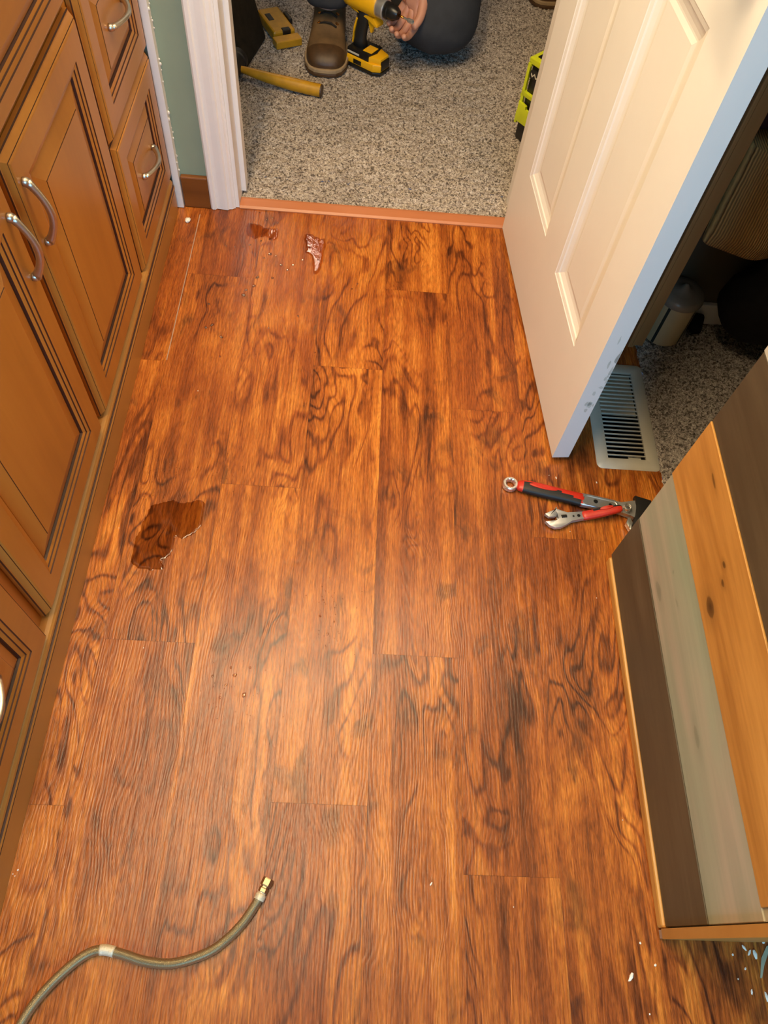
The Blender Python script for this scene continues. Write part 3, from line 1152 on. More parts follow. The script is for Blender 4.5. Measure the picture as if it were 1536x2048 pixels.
# ------------------------------------------------------------------ wrenches
def wrench_outline(pts, n=6):
    return [(p.x, p.y) for p in catmull([Vector((a, b, 0)) for a, b in pts], n)]


def holed_ring(bm, cx, cy, R, r, z0, z1, seg=28, mat=0, hexa=False):
    o_ = [(cx + R * cos(2 * pi * k / seg), cy + R * sin(2 * pi * k / seg)) for k in range(seg)]
    if hexa:
        i_ = [(cx + (r * (1.0 if k % 2 else 0.9)) * cos(2 * pi * k / seg), cy + (r * (1.0 if k % 2 else 0.9)) * sin(2 * pi * k / seg)) for k in range(seg)]
    else:
        i_ = [(cx + r * cos(2 * pi * k / seg), cy + r * sin(2 * pi * k / seg)) for k in range(seg)]
    c = 0.0015
    def sc(L, f):
        return [(cx + (x - cx) * f, cy + (y - cy) * f) for x, y in L]
    Ls = [(sc(o_, 1), z0), (sc(o_, 1), z1 - c), (sc(o_, 1 - c / R), z1), (sc(i_, 1 + c / r), z1), (sc(i_, 1), z1 - c), (sc(i_, 1), z0)]
    vs = [[bm.verts.new((x, y, z)) for x, y in L] for L, z in Ls]
    for a in range(len(vs)):
        b_ = (a + 1) % len(vs)
        for k in range(seg):
            f = bm.faces.new((vs[a][k], vs[a][(k + 1) % seg], vs[b_][(k + 1) % seg], vs[b_][k]))
            f.material_index = mat


# big one: x axis from ring to head, 0.30 m long
bw = thing('adjustable_wrench', 'large adjustable wrench with red and black grip and ring end lying by the floor vent', 'wrench',
           (0.334, 0.826, 0.0), math.atan2(0.797 - 0.826, 0.479 - 0.334))
bm = bmesh.new()
holed_ring(bm, 0, 0, 0.0155, 0.0098, 0.003, 0.014, hexa=True)
obj('ring_end', bm, M['chrome'], bw, smooth=False, auto=35)


def slab(bm, secs, z0, z1, mat=0, rnd_=0.3, seg=16, pw=2.6):
    """loft along x; secs (x, cy, halfwidth, zc, halfheight)"""
    return loft(bm, [((x, cy, zc), (0, hw, 0), (0, 0, hh)) for x, cy, hw, zc, hh in secs], seg, mat, True, pw)


bm = bmesh.new()
slab(bm, [(.012, 0, .0112, .0095, .0060), (.025, .001, .0135, .0105, .0080), (.045, .001, .0150, .011, .0090), (.075, 0, .0148, .011, .0095), (.105, 0, .0140, .011, .0092),
          (.130, 0, .0138, .011, .0088), (.148, 0, .0150, .011, .0082), (.153, 0, .0140, .011, .0070)], 0, 0, seg=24)
for f in bm.faces:
    c = f.calc_center_median()
    # black lower side of the grip, red upper side, with a wavy limit
    lim = 0.004 + 0.006 * sin(c.x * 38 - 0.2)
    f.material_index = 1 if c.y < lim and c.x > 0.022 and c.x < 0.15 - max(0, (c.y + .014)) * 1.2 else 0
gb = obj('grip', bm, [M['red'], M['black']], bw, smooth=True)
mod = gb.modifiers.new('s', 'SUBSURF')
mod.levels = mod.render_levels = 1
bm = bmesh.new()
pts = [(.050 + .029 * cos(t), .0025 + .0052 * sin(t)) for t in [2 * pi * k / 28 for k in range(28)]]
pts = [(x + .016, y + 0.001) for x, y in pts]
prism(bm, pts, .0190, .0212, 0, bev=.0008)
obj('grip_inlay', bm, M['red'], bw, smooth=False, auto=40)
bm = bmesh.new()
prism(bm, [(.140, -.0125), (.150, -.0145), (.225, -.0105), (.250, -.012), (.262, -.020), (.285, -.018), (.300, .004), (.292, .022), (.268, .030), (.248, .022), (.228, .0105), (.150, .0145), (.140, .0125)],
      .005, .0165, 0, bev=.0022)
obj('shank', bm, M['steel'], bw, smooth=False, auto=30)
bm = bmesh.new()   # raised chrome rim and pocket of the shank
o_ = [(.147 + (x - .147), y) for x, y in rr(.146, .222, -.0125, .0125, .011, 8)]
i_ = rr(.150, .219, -.0092, .0092, .0085, 8)
vs = [[bm.verts.new((x, y, z)) for x, y in L] for L, z in ((o_, .0150), (o_, .0183), (i_, .0183), (i_, .0168))]
for a, b_ in zip(vs, vs[1:]):
    n = len(a)
    for k in range(n):
        bm.faces.new((a[k], a[(k + 1) % n], b_[(k + 1) % n], b_[k]))
bm.faces.new(vs[-1])
obj('shank_rim', bm, M['chrome'], bw, smooth=False, auto=30)
for x, r in ((.175, .0046), (.205, .0034)):
    bm = bmesh.new()
    lathe(bm, [(0, 0), (r, 0), (r, .0004), (0, .0004)], 12 if r > .004 else 16, 0, Matrix.Translation((x, 0, .0169)))
    obj('hanging_hole', bm, M['blackg'], bw)
bm = bmesh.new()   # black jaw block across the head
prism(bm, [(.252, .033), (.286, .030), (.290, .010), (.284, -.030), (.276, -.046), (.250, -.040), (.256, -.015), (.258, .010)], .006, .0235, 0, bev=.003)
obj('jaw_block', bm, M['black'], bw, smooth=False, auto=40)
bm = bmesh.new()
prism(bm, [(.243, -.020), (.249, -.018), (.254, -.038), (.266, -.050), (.262, -.055), (.248, -.047), (.240, -.034)], .005, .017, 0, bev=.0015)
for k in range(4):
    box(bm, .245 + k * .004, .2465 + k * .004, -.044 - k * .002, -.034 - k * .002, .016, .0185)
obj('lower_jaw', bm, M['chrome'], bw, smooth=False, auto=35)

# small one, its red handle lying across the big one
P0, P1 = Vector((0.398, 0.745)), Vector((0.571, 0.777))
sw = thing('adjustable_wrench', 'small adjustable wrench with open chrome jaws and red handle, resting against the large one', 'wrench',
           (P0.x, P0.y, 0.0), math.atan2(P1.y - P0.y, P1.x - P0.x))
bm = bmesh.new()   # fixed head with crescent jaw, seen from above
prism(bm, [(.000, -.004), (.006, -.0145), (.016, -.0210), (.029, -.0215), (.040, -.0170), (.054, -.0085), (.078, -.0075), (.088, -.0085), (.088, .0085), (.076, .0085), (.050, .0085),
           (.040, .0150), (.029, .0225), (.027, .0150), (.030, .008), (.030, -.001), (.024, -.0025), (.023, -.0065), (.012, -.0065)], .004, .0135, 0, bev=.0014)
obj('head', bm, M['steel'], sw, smooth=False, auto=30)
bm = bmesh.new()   # movable jaw
prism(bm, [(.004, .013), (.010, .0045), (.021, .0035), (.027, .006), (.029, .012), (.028, .0235), (.033, .0255), (.030, .0185), (.018, .0180)], .0045, .013, 0, bev=.0012)
obj('movable_jaw', bm, M['steel'], sw, smooth=False, auto=30)
bm = bmesh.new()   # knurled screw
prof = [(0, -.006)]
for k in range(6):
    z = -.006 + k * .0021
    prof += [(.0045, z), (.0034, z + .001)]
prof += [(0, .0065)]
lathe(bm, prof, 16, 0, Matrix.Translation((.041, .002, .0125)) @ Matrix.Rotation(pi / 2, 4, 'Y') @ Matrix.Rotation(pi / 2, 4, 'X') if False else Matrix.Translation((.041, .002, .0118)) @ Matrix.Rotation(pi / 2, 4, 'Y'))
obj('screw', bm, M['duct'], sw, smooth=True)
for x, r in ((.060, .0021), (.071, .0034)):
    bm = bmesh.new()
    lathe(bm, [(0, 0), (r, 0), (r, .0004), (0, .0004)], 14, 0, Matrix.Translation((x, 0, .0136)))
    obj('hanging_hole', bm, M['blackg'], sw)
bm = bmesh.new()
slab(bm, [(.078, 0, .0085, .0095, .0055), (.084, 0, .0102, .0105, .0066), (.100, -.0005, .0100, .0125, .0072), (.125, -.0005, .0098, .0190, .0074), (.150, 0, .0092, .0245, .0066), (.160, 0, .0075, .0262, .0055)], 0, 0, seg=20)
for f in bm.faces:
    c = f.calc_center_median()
    f.material_index = 1 if (c.y > 0.003 and c.x > .100 and c.x < .156) else 0
gb = obj('grip', bm, [M['red'], M['black']], sw, smooth=True)
mod = gb.modifiers.new('s', 'SUBSURF')
mod.levels = mod.render_levels = 1
bm = bmesh.new()
prism(bm, [(.128 + .0135 * cos(t), .0045 + .0036 * sin(t)) for t in [2 * pi * k / 24 for k in range(24)]], .0, .002, 0,
      Matrix.Translation((0, 0, .0262)) @ Matrix.Translation((.128, 0, 0)) @ Matrix.Rotation(-0.2, 4, 'Y') @ Matrix.Translation((-.128, 0, 0)), bev=.0006)
obj('grip_inlay', bm, M['red'], sw, smooth=False, auto=40)
bm = bmesh.new()
holed_ring(bm, 0.171, 0.001, 0.0085, 0.0052, 0.0240, 0.0300)
obj('ring_end', bm, M['chrome'], sw, smooth=False, auto=35)

# ------------------------------------------------------------------ braided supply hose
hz = 0.0075
hp = [(-0.092, 0.062), (-0.101, 0.046), (-0.114, 0.026), (-0.134, 0.005), (-0.160, -0.013), (-0.205, -0.027), (-0.245, -0.026), (-0.280, -0.018), (-0.308, -0.013),
      (-0.330, -0.019), (-0.352, -0.036), (-0.376, -0.062), (-0.395, -0.092), (-0.412, -0.14), (-0.43, -0.22), (-0.44, -0.34)]
path = catmull([(x, y, hz) for x, y in hp], 10)
hose = thing('supply_hose', 'braided steel water supply hose with nut end snaking over the floor by the cabinet', 'hose', (-0.25, -0.02, 0))
ho = Vector((0.25, 0.02, 0))
bm = bmesh.new()
rad = []
for i, p in enumerate(path):
    r = 0.0068 if i < 70 else 0.0068
    if i < 42:
        r += 0.0003 * (1 if i % 2 else -1)
    rad.append(r)
tube(bm, [p + ho for p in path], rad, 16, 0, True, 1.0, uv=True)
obj('braided_sleeve', bm, M['braid'], hose, smooth=True)
bm = bmesh.new()
tube(bm, [p + ho for p in path[74:83]], 0.0073, 16, 0, True, uv=True)
obj('worn_band', bm, M['ring'], hose, smooth=True)
d = Vector((-0.085 + 0.092, 0.079 - 0.062, 0)).normalized()
R4 = d.to_track_quat('Z', 'Y').to_matrix().to_4x4()
bm = bmesh.new()
lathe(bm, [(0, -.006), (.0078, -.006), (.0082, -.003), (.0082, .001), (.0070, .003), (.0060, .004), (.0060, .010), (0, .010)], 20, 0, Matrix.Translation(path[0] + ho) @ R4)
obj('ferrule', bm, M['ring'], hose, smooth=False, auto=35)
bm = bmesh.new()
lathe(bm, [(0, .005), (.0068, .005), (.0074, .006), (.0074, .0105), (.0066, .012), (0, .012)], 6, 0, Matrix.Translation(path[0] + ho + Vector((0, 0, 0))) @ R4)
lathe(bm, [(0, .012), (.0060, .012), (.0060, .014), (.0082, .0145), (.0086, .016), (.0086, .0245), (.0080, .026), (.0060, .026), (.0055, .018), (0, .018)], 6, 0,
      Matrix.Translation(path[0] + ho) @ R4)
obj('hex_nut', bm, M['fitting'], hose)

# ------------------------------------------------------------------ water on the floor
PIX = Matrix(RC)


def floor_pt(px, py, z=0.0):
    d_ = RC @ Vector(((px - 768) / F_PX, (1024 - py) / F_PX, -1))
    t = (z - HC) / d_.z
    return Vector((d_.x * t, d_.y * t))


def inside(poly, x, y):
    c = False
    n = len(poly)
    for i in range(n):
        x1, y1 = poly[i]
        x2, y2 = poly[(i + 1) % n]
        if (y1 > y) != (y2 > y) and x < (x2 - x1) * (y - y1) / (y2 - y1) + x1:
            c = not c
    return c


def puddle(label, outline, step=0.003, wob=0.004, mat='wet'):
    """thin sheet of water following an outline; its surface shows the wet boards beneath"""
    poly = [(p.x, p.y) for p in catmull([Vector((a, b, 0)) for a, b in outline] + [Vector((outline[0][0], outline[0][1], 0))], 6)][:-1]
    xs = [p[0] for p in poly]
    ys = [p[1] for p in poly]
    b = bmesh.new()
    lay2 = b.loops.layers.float_vector.new('pid')
    cell = {}
    nx, ny = int((max(xs) - min(xs)) / step) + 1, int((max(ys) - min(ys)) / step) + 1
    x0, y0 = min(xs), min(ys)
    ok = set()
    for i in range(nx):
        for j in range(ny):
            x, y = x0 + (i + .5) * step, y0 + (j + .5) * step
            w = wob * noise.noise(Vector((x * 60, y * 60, 1.0)))
            if inside(poly, x + w, y + w):
                ok.add((i, j))
    V = {}

    def vert(i, j):
        if (i, j) not in V:
            edge = any((a, c) not in ok for a in (i - 1, i) for c in (j - 1, j))
            V[(i, j)] = b.verts.new((x0 + i * step, y0 + j * step, 0.0002 if edge else 0.0011 + 0.0002 * noise.noise(Vector((i * .2, j * .2, 0)))))
        return V[(i, j)]

    for (i, j) in ok:
        f = b.faces.new((vert(i, j), vert(i + 1, j), vert(i + 1, j + 1), vert(i, j + 1)))
        pp = pid(*plank_at(x0 + (i + .5) * step, y0 + (j + .5) * step))
        for l in f.loops:
            l[lay2] = pp
    bmesh.ops.smooth_vert(b, verts=[v for v in b.verts if v.is_boundary], factor=0.5, use_axis_x=True, use_axis_y=True, use_axis_z=False)
    bmesh.ops.smooth_vert(b, verts=[v for v in b.verts if v.is_boundary], factor=0.5, use_axis_x=True, use_axis_y=True, use_axis_z=False)
    o2 = obj('puddle', b, M[mat], smooth=True)
    tag(o2, label, 'puddle')
    return o2


fp = lambda L: [tuple(floor_pt(*p)) for p in L]
puddle('irregular dark puddle of water in front of the cabinet doors',
       fp([(300, 1012), (335, 1002), (372, 1004), (405, 1000), (412, 1008), (402, 1052), (385, 1070), (366, 1078), (350, 1072), (348, 1092), (340, 1112), (322, 1122),
           (330, 1136), (300, 1142), (268, 1132), (262, 1100), (280, 1060)]))
puddle('thin shiny film of water on the floor in front of the threshold',
       fp([(606, 470), (622, 468), (640, 478), (652, 476), (650, 500), (640, 540), (628, 548), (622, 520), (612, 500)]), 0.003, 0.006, 'water')
puddle('small broken puddle with drops round it near the white door casing',
       fp([(494, 446), (512, 448), (530, 454), (552, 458), (556, 474), (545, 482), (528, 474), (508, 478), (496, 470)]), 0.0025, 0.008, 'water')

DROP = [(519, 425, 3), (534, 440, 4), (545, 436, 3), (556, 446, 3), (540, 508, 7), (528, 516, 4), (552, 512, 4), (562, 530, 5), (575, 540, 5), (515, 555, 6), (545, 556, 5), (508, 572, 6),
        (487, 590, 7), (492, 580, 5), (418, 608, 4), (424, 650, 6), (412, 655, 5), (443, 674, 6), (440, 713, 4), (586, 530, 5), (540, 478, 5), (522, 482, 4), (500, 490, 4), (487, 494, 3),
        (470, 494, 3), (452, 492, 3), (620, 495, 4), (605, 520, 4), (636, 520, 4), (596, 632, 4), (715, 568, 3), (704, 578, 3), (630, 705, 3), (537, 656, 3),
        (470, 1350, 6), (488, 1390, 7), (452, 1370, 4), (440, 1395, 4), (500, 1335, 4), (462, 1335, 4), (425, 1352, 4), (640, 1232, 4), (655, 1268, 4), (668, 1244, 3), (646, 1200, 3)]
dg = []
for k, (px, py, r) in enumerate(DROP):
    p = floor_pt(px, py)
    rr_ = r * 0.00055 * (1.15 if py < 800 else 0.9)
    b = bmesh.new()
    vs = bmesh.ops.create_icosphere(b, subdivisions=2, radius=1)['verts']
    for v in vs:
        w = 1 + 0.35 * noise.noise(v.co * 1.7 + Vector((k, 0, 0)))
        v.co = Vector((v.co.x * w * rr_ * (1 + .6 * random.random() * 0), v.co.y * w * rr_ * 1.3, max(-0.2, v.co.z) * rr_ * 0.34))
    o2 = obj('water_drop', b, M['drop'], smooth=True)
    o2.location = (p.x, p.y, 0.0006)
    o2.rotation_euler = (0, 0, random.uniform(-1, 1))
    near = py < 800
    tag(o2, 'clear water drop on the floor between the threshold and the far cabinet door' if near else 'clear water drop on the open floor beyond the hose nut', 'water drop',
        'water drops near the threshold' if near else 'water drops in mid floor')
# fine spray and dust nobody could count
b = bmesh.new()
rnd = random.Random(21)
for cx, cy, sx, sy, n in ((325, 940, 34, 12, 60), (290, 985, 22, 14, 45), (450, 950, 16, 20, 30), (520, 470, 50, 40, 40), (480, 620, 70, 60, 40), (660, 1230, 26, 60, 50), (480, 1370, 40, 50, 40)):
    for _ in range(n):
        p = floor_pt(rnd.gauss(cx, sx), rnd.gauss(cy, sy))
        r = rnd.uniform(.0004, .0011)
        vs = bmesh.ops.create_icosphere(b, subdivisions=1, radius=r)['verts']
        bmesh.ops.scale(b, vec=(1, 1.2, .5), verts=vs)
        bmesh.ops.translate(b, vec=(p.x, p.y, .0004), verts=vs)
tag(obj('water_spray', b, M['drop'], smooth=True), 'fine spray of tiny water specks over the wood floor', 'water', kind='stuff')

CR = [(396, 782, 3, 0), (287, 1296, 2, 0), (238, 1056, 2, 0), (1098, 951, 2, 0), (1112, 956, 3, 1), (1193, 965, 3, 1), (1280, 920, 2, 0), (1193, 1196, 2, 0), (862, 1768, 3, 1), (1027, 1814, 2, 0),
      (1280, 1886, 4, 0), (1310, 1930, 5, 0), (1262, 1953, 7, 1), (1299, 2028, 3, 0), (1465, 1909, 4, 0), (1490, 1937, 4, 0), (1476, 1958, 3, 0), (1503, 1984, 4, 1), (1498, 1905, 5, 1), (1509, 1908, 7, 1),
      (1487, 1895, 5, 1), (1526, 1884, 6, 0), (1532, 1993, 6, 1), (1245, 840 + 800, 2, 0), (36, 1740, 3, 0), (26, 1748, 2, 0), (1140, 1063, 2, 0), (30, 1752, 2, 0)]
for k, (px, py, r, lng) in enumerate(CR):
    p = floor_pt(px, py)
    b = bmesh.new()
    q = r * 0.00042
    vs = bmesh.ops.create_icosphere(b, subdivisions=1, radius=1)['verts']
    for v in vs:
        v.co *= 1 + 0.4 * noise.noise(v.co * 2 + Vector((k, 3, 0)))
        v.co = Vector((v.co.x * q, v.co.y * q * (2.6 if lng else 1.2), v.co.z * q * 0.6))
    o2 = obj('plaster_crumb', b, M['paper'])
    o2.location = (p.x, p.y, q * 0.55)
    o2.rotation_euler = (0, 0, random.uniform(-.8, .8))
    tag(o2, 'tiny pale crumb of plaster lying on the wood floor', 'crumb', 'pale plaster crumbs on the floor')
p = floor_pt(376, 443)
b = bmesh.new()
vs = bmesh.ops.create_icosphere(b, subdivisions=3, radius=1)['verts']
for v in vs:
    v.co *= 1 + 0.5 * noise.noise(v.co * 2.1)
    v.co = Vector((v.co.x * .0062, v.co.y * .0075, v.co.z * .005))
o2 = obj('caulk_lump', b, M['paper'], smooth=True)
o2.location = (p.x, p.y, 0.0045)
tag(o2, 'white lump of caulk on the floor by the end of the cabinet', 'lump')
b = bmesh.new()
prism(b, [(-.002, -.020), (.001, -.020), (.008, -.004), (.018, .012), (.026, .024), (.018, .022), (.006, .006)], 0, .0008, 0)
o2 = obj('paint_flake', b, M['sagefl'])
pp = floor_pt(1516, 1925)
o2.location = (pp.x, pp.y, .0006)
tag(o2, 'curled sage green paint flake on the floor below the plank wall', 'paint flake')

# ------------------------------------------------------------------ closet contents
# can with frosted lid
can = thing('storage_can', 'cream can with dark stripes and a frosted lid standing in the closet', 'can', (0.728, 1.288, 0.006))
bm = bmesh.new()
lathe(bm, [(0, 0), (.044, 0), (.047, .003), (.047, .112), (0, .112)], 36)
obj('can_body', bm, M['can'], can, smooth=False, auto=40)
for a in (-2.25, -0.85):
    bm = bmesh.new()
    lathe(bm, [(.0474, .004), (.0476, .004), (.0476, .110), (.0474, .110)], 4, 0, None, a - .07, a + .07)
    obj('stripe', bm, M['cand'], can)
bm = bmesh.new()
lathe(bm, [(.046, .1122), (.050, .1122), (.051, .117), (.050, .126), (.046, .131), (.030, .134), (.012, .138), (.004, .150), (0, .151)], 36)
obj('lid', bm, M['lid'], can, smooth=False, auto=50)
bm = bmesh.new()
box(bm, 0.662, 0.680, 1.262, 1.335, 0.004, 0.15, bev=.004)
tag(obj('cardboard_box', bm, M['cardb']), 'narrow pale cardboard box between the closet casing and the can', 'box')
# dark boot-like heap under the can side
bm = bmesh.new()
loft(bm, [((0.805, 1.318 - k * .009, .026 + .002 * sin(k)), (.024 - .003 * k, 0, 0), (0, 0, .022 - .003 * k)) for k in range(5)], 16)
tag(obj('black_shoe', bm, M['fabric'], smooth=True), 'black shoe standing beside the cream can in the closet', 'shoe')
# black bag hanging low, with straps
bag = thing('black_bag', 'large black bag hanging low in the closet with straps trailing on the carpet', 'bag', (1.01, 1.235, 0.080))
bm = bmesh.new()
secs = []
for k in range(12):
    t = k / 11
    z = t * 0.200
    w = 0.165 + 0.055 * sin(pi * min(1, t * 1.2)) + 0.01 * sin(7 * t)
    dd = 0.05 + 0.045 * sin(pi * t)
    secs.append(((0.01 * sin(5 * t), 0.01 * sin(4 * t), z), (w, 0, 0), (0, dd, 0)))
loft(bm, secs, 30, 0, True, 2.8)
bo = obj('bag_body', bm, M['fabric'], bag, smooth=True)
tx = bpy.data.textures.new('folds', 'CLOUDS')
tx.noise_scale = 0.08
mod = bo.modifiers.new('d', 'DISPLACE')
mod.texture = tx
mod.strength = 0.03
for pts in ([(-0.075, -0.085, 0.10), (-0.085, -0.088, 0.0), (-0.090, -0.09, -0.060), (-0.095, -0.10, -0.079), (-0.085, -0.13, -0.081), (-0.05, -0.17, -0.081), (-.02, -.2, -.081)],
            [(0.03, -0.085, 0.08), (0.028, -0.088, 0.0), (0.03, -0.095, -0.06), (0.05, -0.11, -0.079), (0.09, -0.15, -0.081)]):
    bm = bmesh.new()
    tube(bm, catmull(pts, 6), 0.010, 8, 0, True, 0.25, Vector((0, 1, 0.3)))
    obj('strap', bm, M['fabric'], bag, smooth=True)
bm = bmesh.new()
lathe(bm, [(0, 0), (.007, 0), (.008, .006), (0, .009)], 14, 0, Matrix.Translation((0.035, -0.10, 0.13)) @ Matrix.Rotation(pi / 2, 4, 'X'))
obj('snap_button', bm, M['nickel'], bag, smooth=True)


def cloth(name, x0, x1, y0, z0, z1, thick, fold, mat, label, lean=0.0, nx=60, nz=26, seed=0, hem=None):
    """garment hanging in soft folds"""
    b = bmesh.new()
    fr, bk = [], []
    for j in range(nz + 1):
        t = j / nz
        rf, rb = [], []
        for i in range(nx + 1):
            s = i / nx
            x = x0 + (x1 - x0) * s
            z = z0 + (z1 - z0) * t + (hem(s) if hem else 0) * (1 - t)
            dy = fold * sin(s * 9 + seed) * (1 - .4 * t) + fold * .6 * noise.noise(Vector((s * 3, t * 2, seed)))
            e = math.sqrt(max(0, 1 - (2 * s - 1) ** 10))
            th = thick * e * (0.55 + .45 * min(1, t * 6))
            rf.append(b.verts.new((x, y0 + dy - th / 2 + lean * t, z)))
            rb.append(b.verts.new((x, y0 + dy + th / 2 + lean * t, z)))
        fr.append(rf)
        bk.append(rb)
    for j in range(nz):
        for i in range(nx):
            b.faces.new((fr[j][i], fr[j][i + 1], fr[j + 1][i + 1], fr[j + 1][i]))
            b.faces.new((bk[j][i + 1], bk[j][i], bk[j + 1][i], bk[j + 1][i + 1]))
        for i in (0, nx):
            q = (fr[j][i], fr[j + 1][i], bk[j + 1][i], bk[j][i])
            b.faces.new(q if i == 0 else q[::-1])
    for j in (0, nz):
        for i in range(nx):
            q = (fr[j][i], bk[j][i], bk[j][i + 1], fr[j][i + 1])
            b.faces.new(q if j == 0 else q[::-1])
    o3 = obj(name, b, mat, smooth=True)
    if label:
        tag(o3, label, name.split('_')[-1])
    return o3


cloth('knit_sweater', 0.682, 0.905, 1.235, 0.300, 0.515, 0.07, 0.010, M['knit'], 'brown ribbed knit sweater draped above the black bag in the closet', 0.02, seed=1,
      hem=lambda s: 0.010 - 0.02 * s)
cloth('maroon_shirt', 0.685, 0.93, 1.315, 0.46, 1.35, 0.03, 0.005, M['redcl'], 'dark maroon shirt hanging behind the ribbed sweater', 0.0, seed=4)
cloth('black_coat', 0.985, 1.25, 1.225, 0.33, 1.40, 0.08, 0.012, M['fabric'], 'black coat hanging in the closet above the black bag', 0.0, seed=7)
# rolled scarf lying against the sweater, parented to it
bm = bmesh.new()
tube(bm, catmull([(0.80, 1.19, 0.50), (0.83, 1.175, 0.44), (0.87, 1.17, 0.415), (0.92, 1.18, 0.425), (0.95, 1.21, 0.47)], 8), 0.040, 14, 0, True, 0.8)
obj('scarf', bm, M['knit'], bpy.data.objects['knit_sweater'], smooth=True)
bm = bmesh.new()
tube(bm, [(0.79, 1.30, 1.42), (1.42, 1.30, 1.42)], 0.014, 14)
tag(obj('closet_rod', bm, M['steel'], smooth=True), 'steel clothes rod across the closet above the hanging coat', 'rod')

# ------------------------------------------------------------------ bedroom: tools
# cordless drill
dr = thing('cordless_drill', 'yellow and black cordless drill standing on its battery beside the brown boot', 'drill', (-0.012, 2.315, 0.004), math.atan2(-0.56, 0.83))
bm = bmesh.new()
prism(bm, [(-.055, -.036), (.040, -.036), (.060, -.022), (.060, .022), (.040, .036), (-.055, .036)], .010, .032, 0, bev=.003)
prism(bm, [(-.030, -.0375), (-.002, -.0375), (-.002, .0375), (-.030, .0375)], .014, .026, 1)
prism(bm, [(.048, -.019), (.0625, -.019), (.0625, .019), (.048, .019)], .014, .040, 1, bev=.002)
prism(bm, [(.020, -.033), (.058, -.020), (.058, .020), (.020, .033), (.026, 0)], .031, .047, 0, bev=.002)
obj('battery_shell', bm, [M['dyel'], M['blackg']], dr, smooth=False, auto=30)
bm = bmesh.new()
prism(bm, [(-.056, -.037), (.041, -.037), (.062, -.023), (.062, .023), (.041, .037), (-.056, .037)], .000, .010, 0, bev=.002)
prism(bm, [(-.056, -.034), (.022, -.034), (.030, 0), (.022, .034), (-.056, .034)], .032, .052, 0, bev=.003)
obj('battery_base', bm, M['blackg'], dr, smooth=False, auto=30)
bm = bmesh.new()
prism(bm, [(-.006, -.024), (.024, -.022), (.024, .014), (-.006, .014)], .0520, .0545, 0, bev=.001)
prism(bm, [(-.054, -.0345), (-.012, -.0352), (-.012, -.0335), (-.054, -.033)], .038, .043, 1)
obj('name_plate', bm, [M['dyel'], M['regm']], dr)
bm = bmesh.new()
secs = [((-.032, 0, .050), (.022, 0, 0), (0, .020, 0)), ((-.034, 0, .070), (.018, 0, 0), (0, .016, 0)), ((-.030, 0, .100), (.018, 0, 0), (0, .0155, 0)),
        ((-.024, 0, .130), (.020, 0, 0), (0, .017, 0)), ((-.020, 0, .155), (.026, 0, 0), (0, .019, 0))]
loft(bm, secs, 18, 0, True, 2.5)
obj('grip', bm, M['black'], dr, smooth=True)
bm = bmesh.new()
prism(bm, [(-.052, .060), (-.049, .058), (-.047, .084), (-.040, .112), (-.035, .128), (-.040, .130), (-.048, .105)], -.0172, .0172, 0, Matrix.Rotation(pi / 2, 4, 'X'), bev=.001)
obj('grip_stripe', bm, M['dyel'], dr)
bm = bmesh.new()
RY = Matrix.Translation((0, 0, .176)) @ Matrix.Rotation(pi / 2, 4, 'Y')
lathe(bm, [(0, -.088), (.022, -.088), (.028, -.080), (.030, -.060), (.030, .020), (.028, .026), (0, .026)], 24, 0, RY)
prism(bm, [(-.060, .150), (.020, .146), (.034, .132), (.034, .126), (.022, .126), (.012, .136), (-.005, .142), (-.060, .148)], -.017, .017, 0, Matrix.Rotation(pi / 2, 4, 'X'), bev=.002)
obj('motor_housing', bm, M['dyel'], dr, smooth=False, auto=35)
bm = bmesh.new()
lathe(bm, [(.026, .026), (.026, .030), (.027, .032), (.027, .050), (.025, .052), (0, .052)], 28, 0, RY)
obj('clutch_ring', bm, M['steel'], dr, smooth=False, auto=30)
bm = bmesh.new()
lathe(bm, [(0, .052), (.022, .052), (.022, .062), (.020, .064), (.020, .080), (.012, .094), (0, .094)], 24, 0, RY)
obj('chuck', bm, M['blackg'], dr, smooth=False, auto=30)
bm = bmesh.new()
tube(bm, [(.092, 0, .176), (.112, 0, .175)], .0034, 10)
obj('drill_bit', bm, M['brass'], dr, smooth=True)
bm = bmesh.new()
tube(bm, [(.112, 0, .175), (.126, 0, .1745)], .003, 6)
lathe(bm, [(0, .126), (.0055, .126), (.0062, .128), (.0062, .142), (.0040, .144), (.0035, .138), (0, .138)], 12, 0, Matrix.Translation((0, 0, .1745)) @ Matrix.Rotation(pi / 2, 4, 'Y'))
obj('driver_socket', bm, M['chrome'], dr, smooth=False, auto=30)
bm = bmesh.new()
prism(bm, [(.004, .100), (.009, .100), (.016, .128), (.012, .146), (-.006, .144), (-.006, .128)], -.006, .006, 0, Matrix.Rotation(pi / 2, 4, 'X'), bev=.0015)
obj('trigger', bm, M['dyel'], dr)

# rubber mallet with yellow handle
a, b2 = Vector((-0.368, 2.176)), Vector((-0.139, 2.133))
ml = thing('rubber_mallet', 'mallet with a long yellow handle and dark round head beside the door jamb', 'mallet', (a.x, a.y, 0.004), math.atan2(b2.y - a.y, b2.x - a.x))
bm = bmesh.new()
tube(bm, catmull([(-.03, 0, .034), (0, 0, .033), (.03, 0, .029), (.08, 0, .024), (.14, 0, .020), (.20, 0, .0175), (.228, 0, .0172)], 6),
     [.007 + .0105 * min(1, k / 24) for k in range(37)], 16)
obj('handle', bm, M['myel'], ml, smooth=False, auto=50)
bm = bmesh.new()
lathe(bm, [(0, 0), (.0175, 0), (.0165, .004), (0, .005)], 18, 0, Matrix.Translation((.2275, 0, .0172)) @ Matrix.Rotation(pi / 2, 4, 'Y'))
obj('handle_cap', bm, M['leatherd'], ml)
bm = bmesh.new()
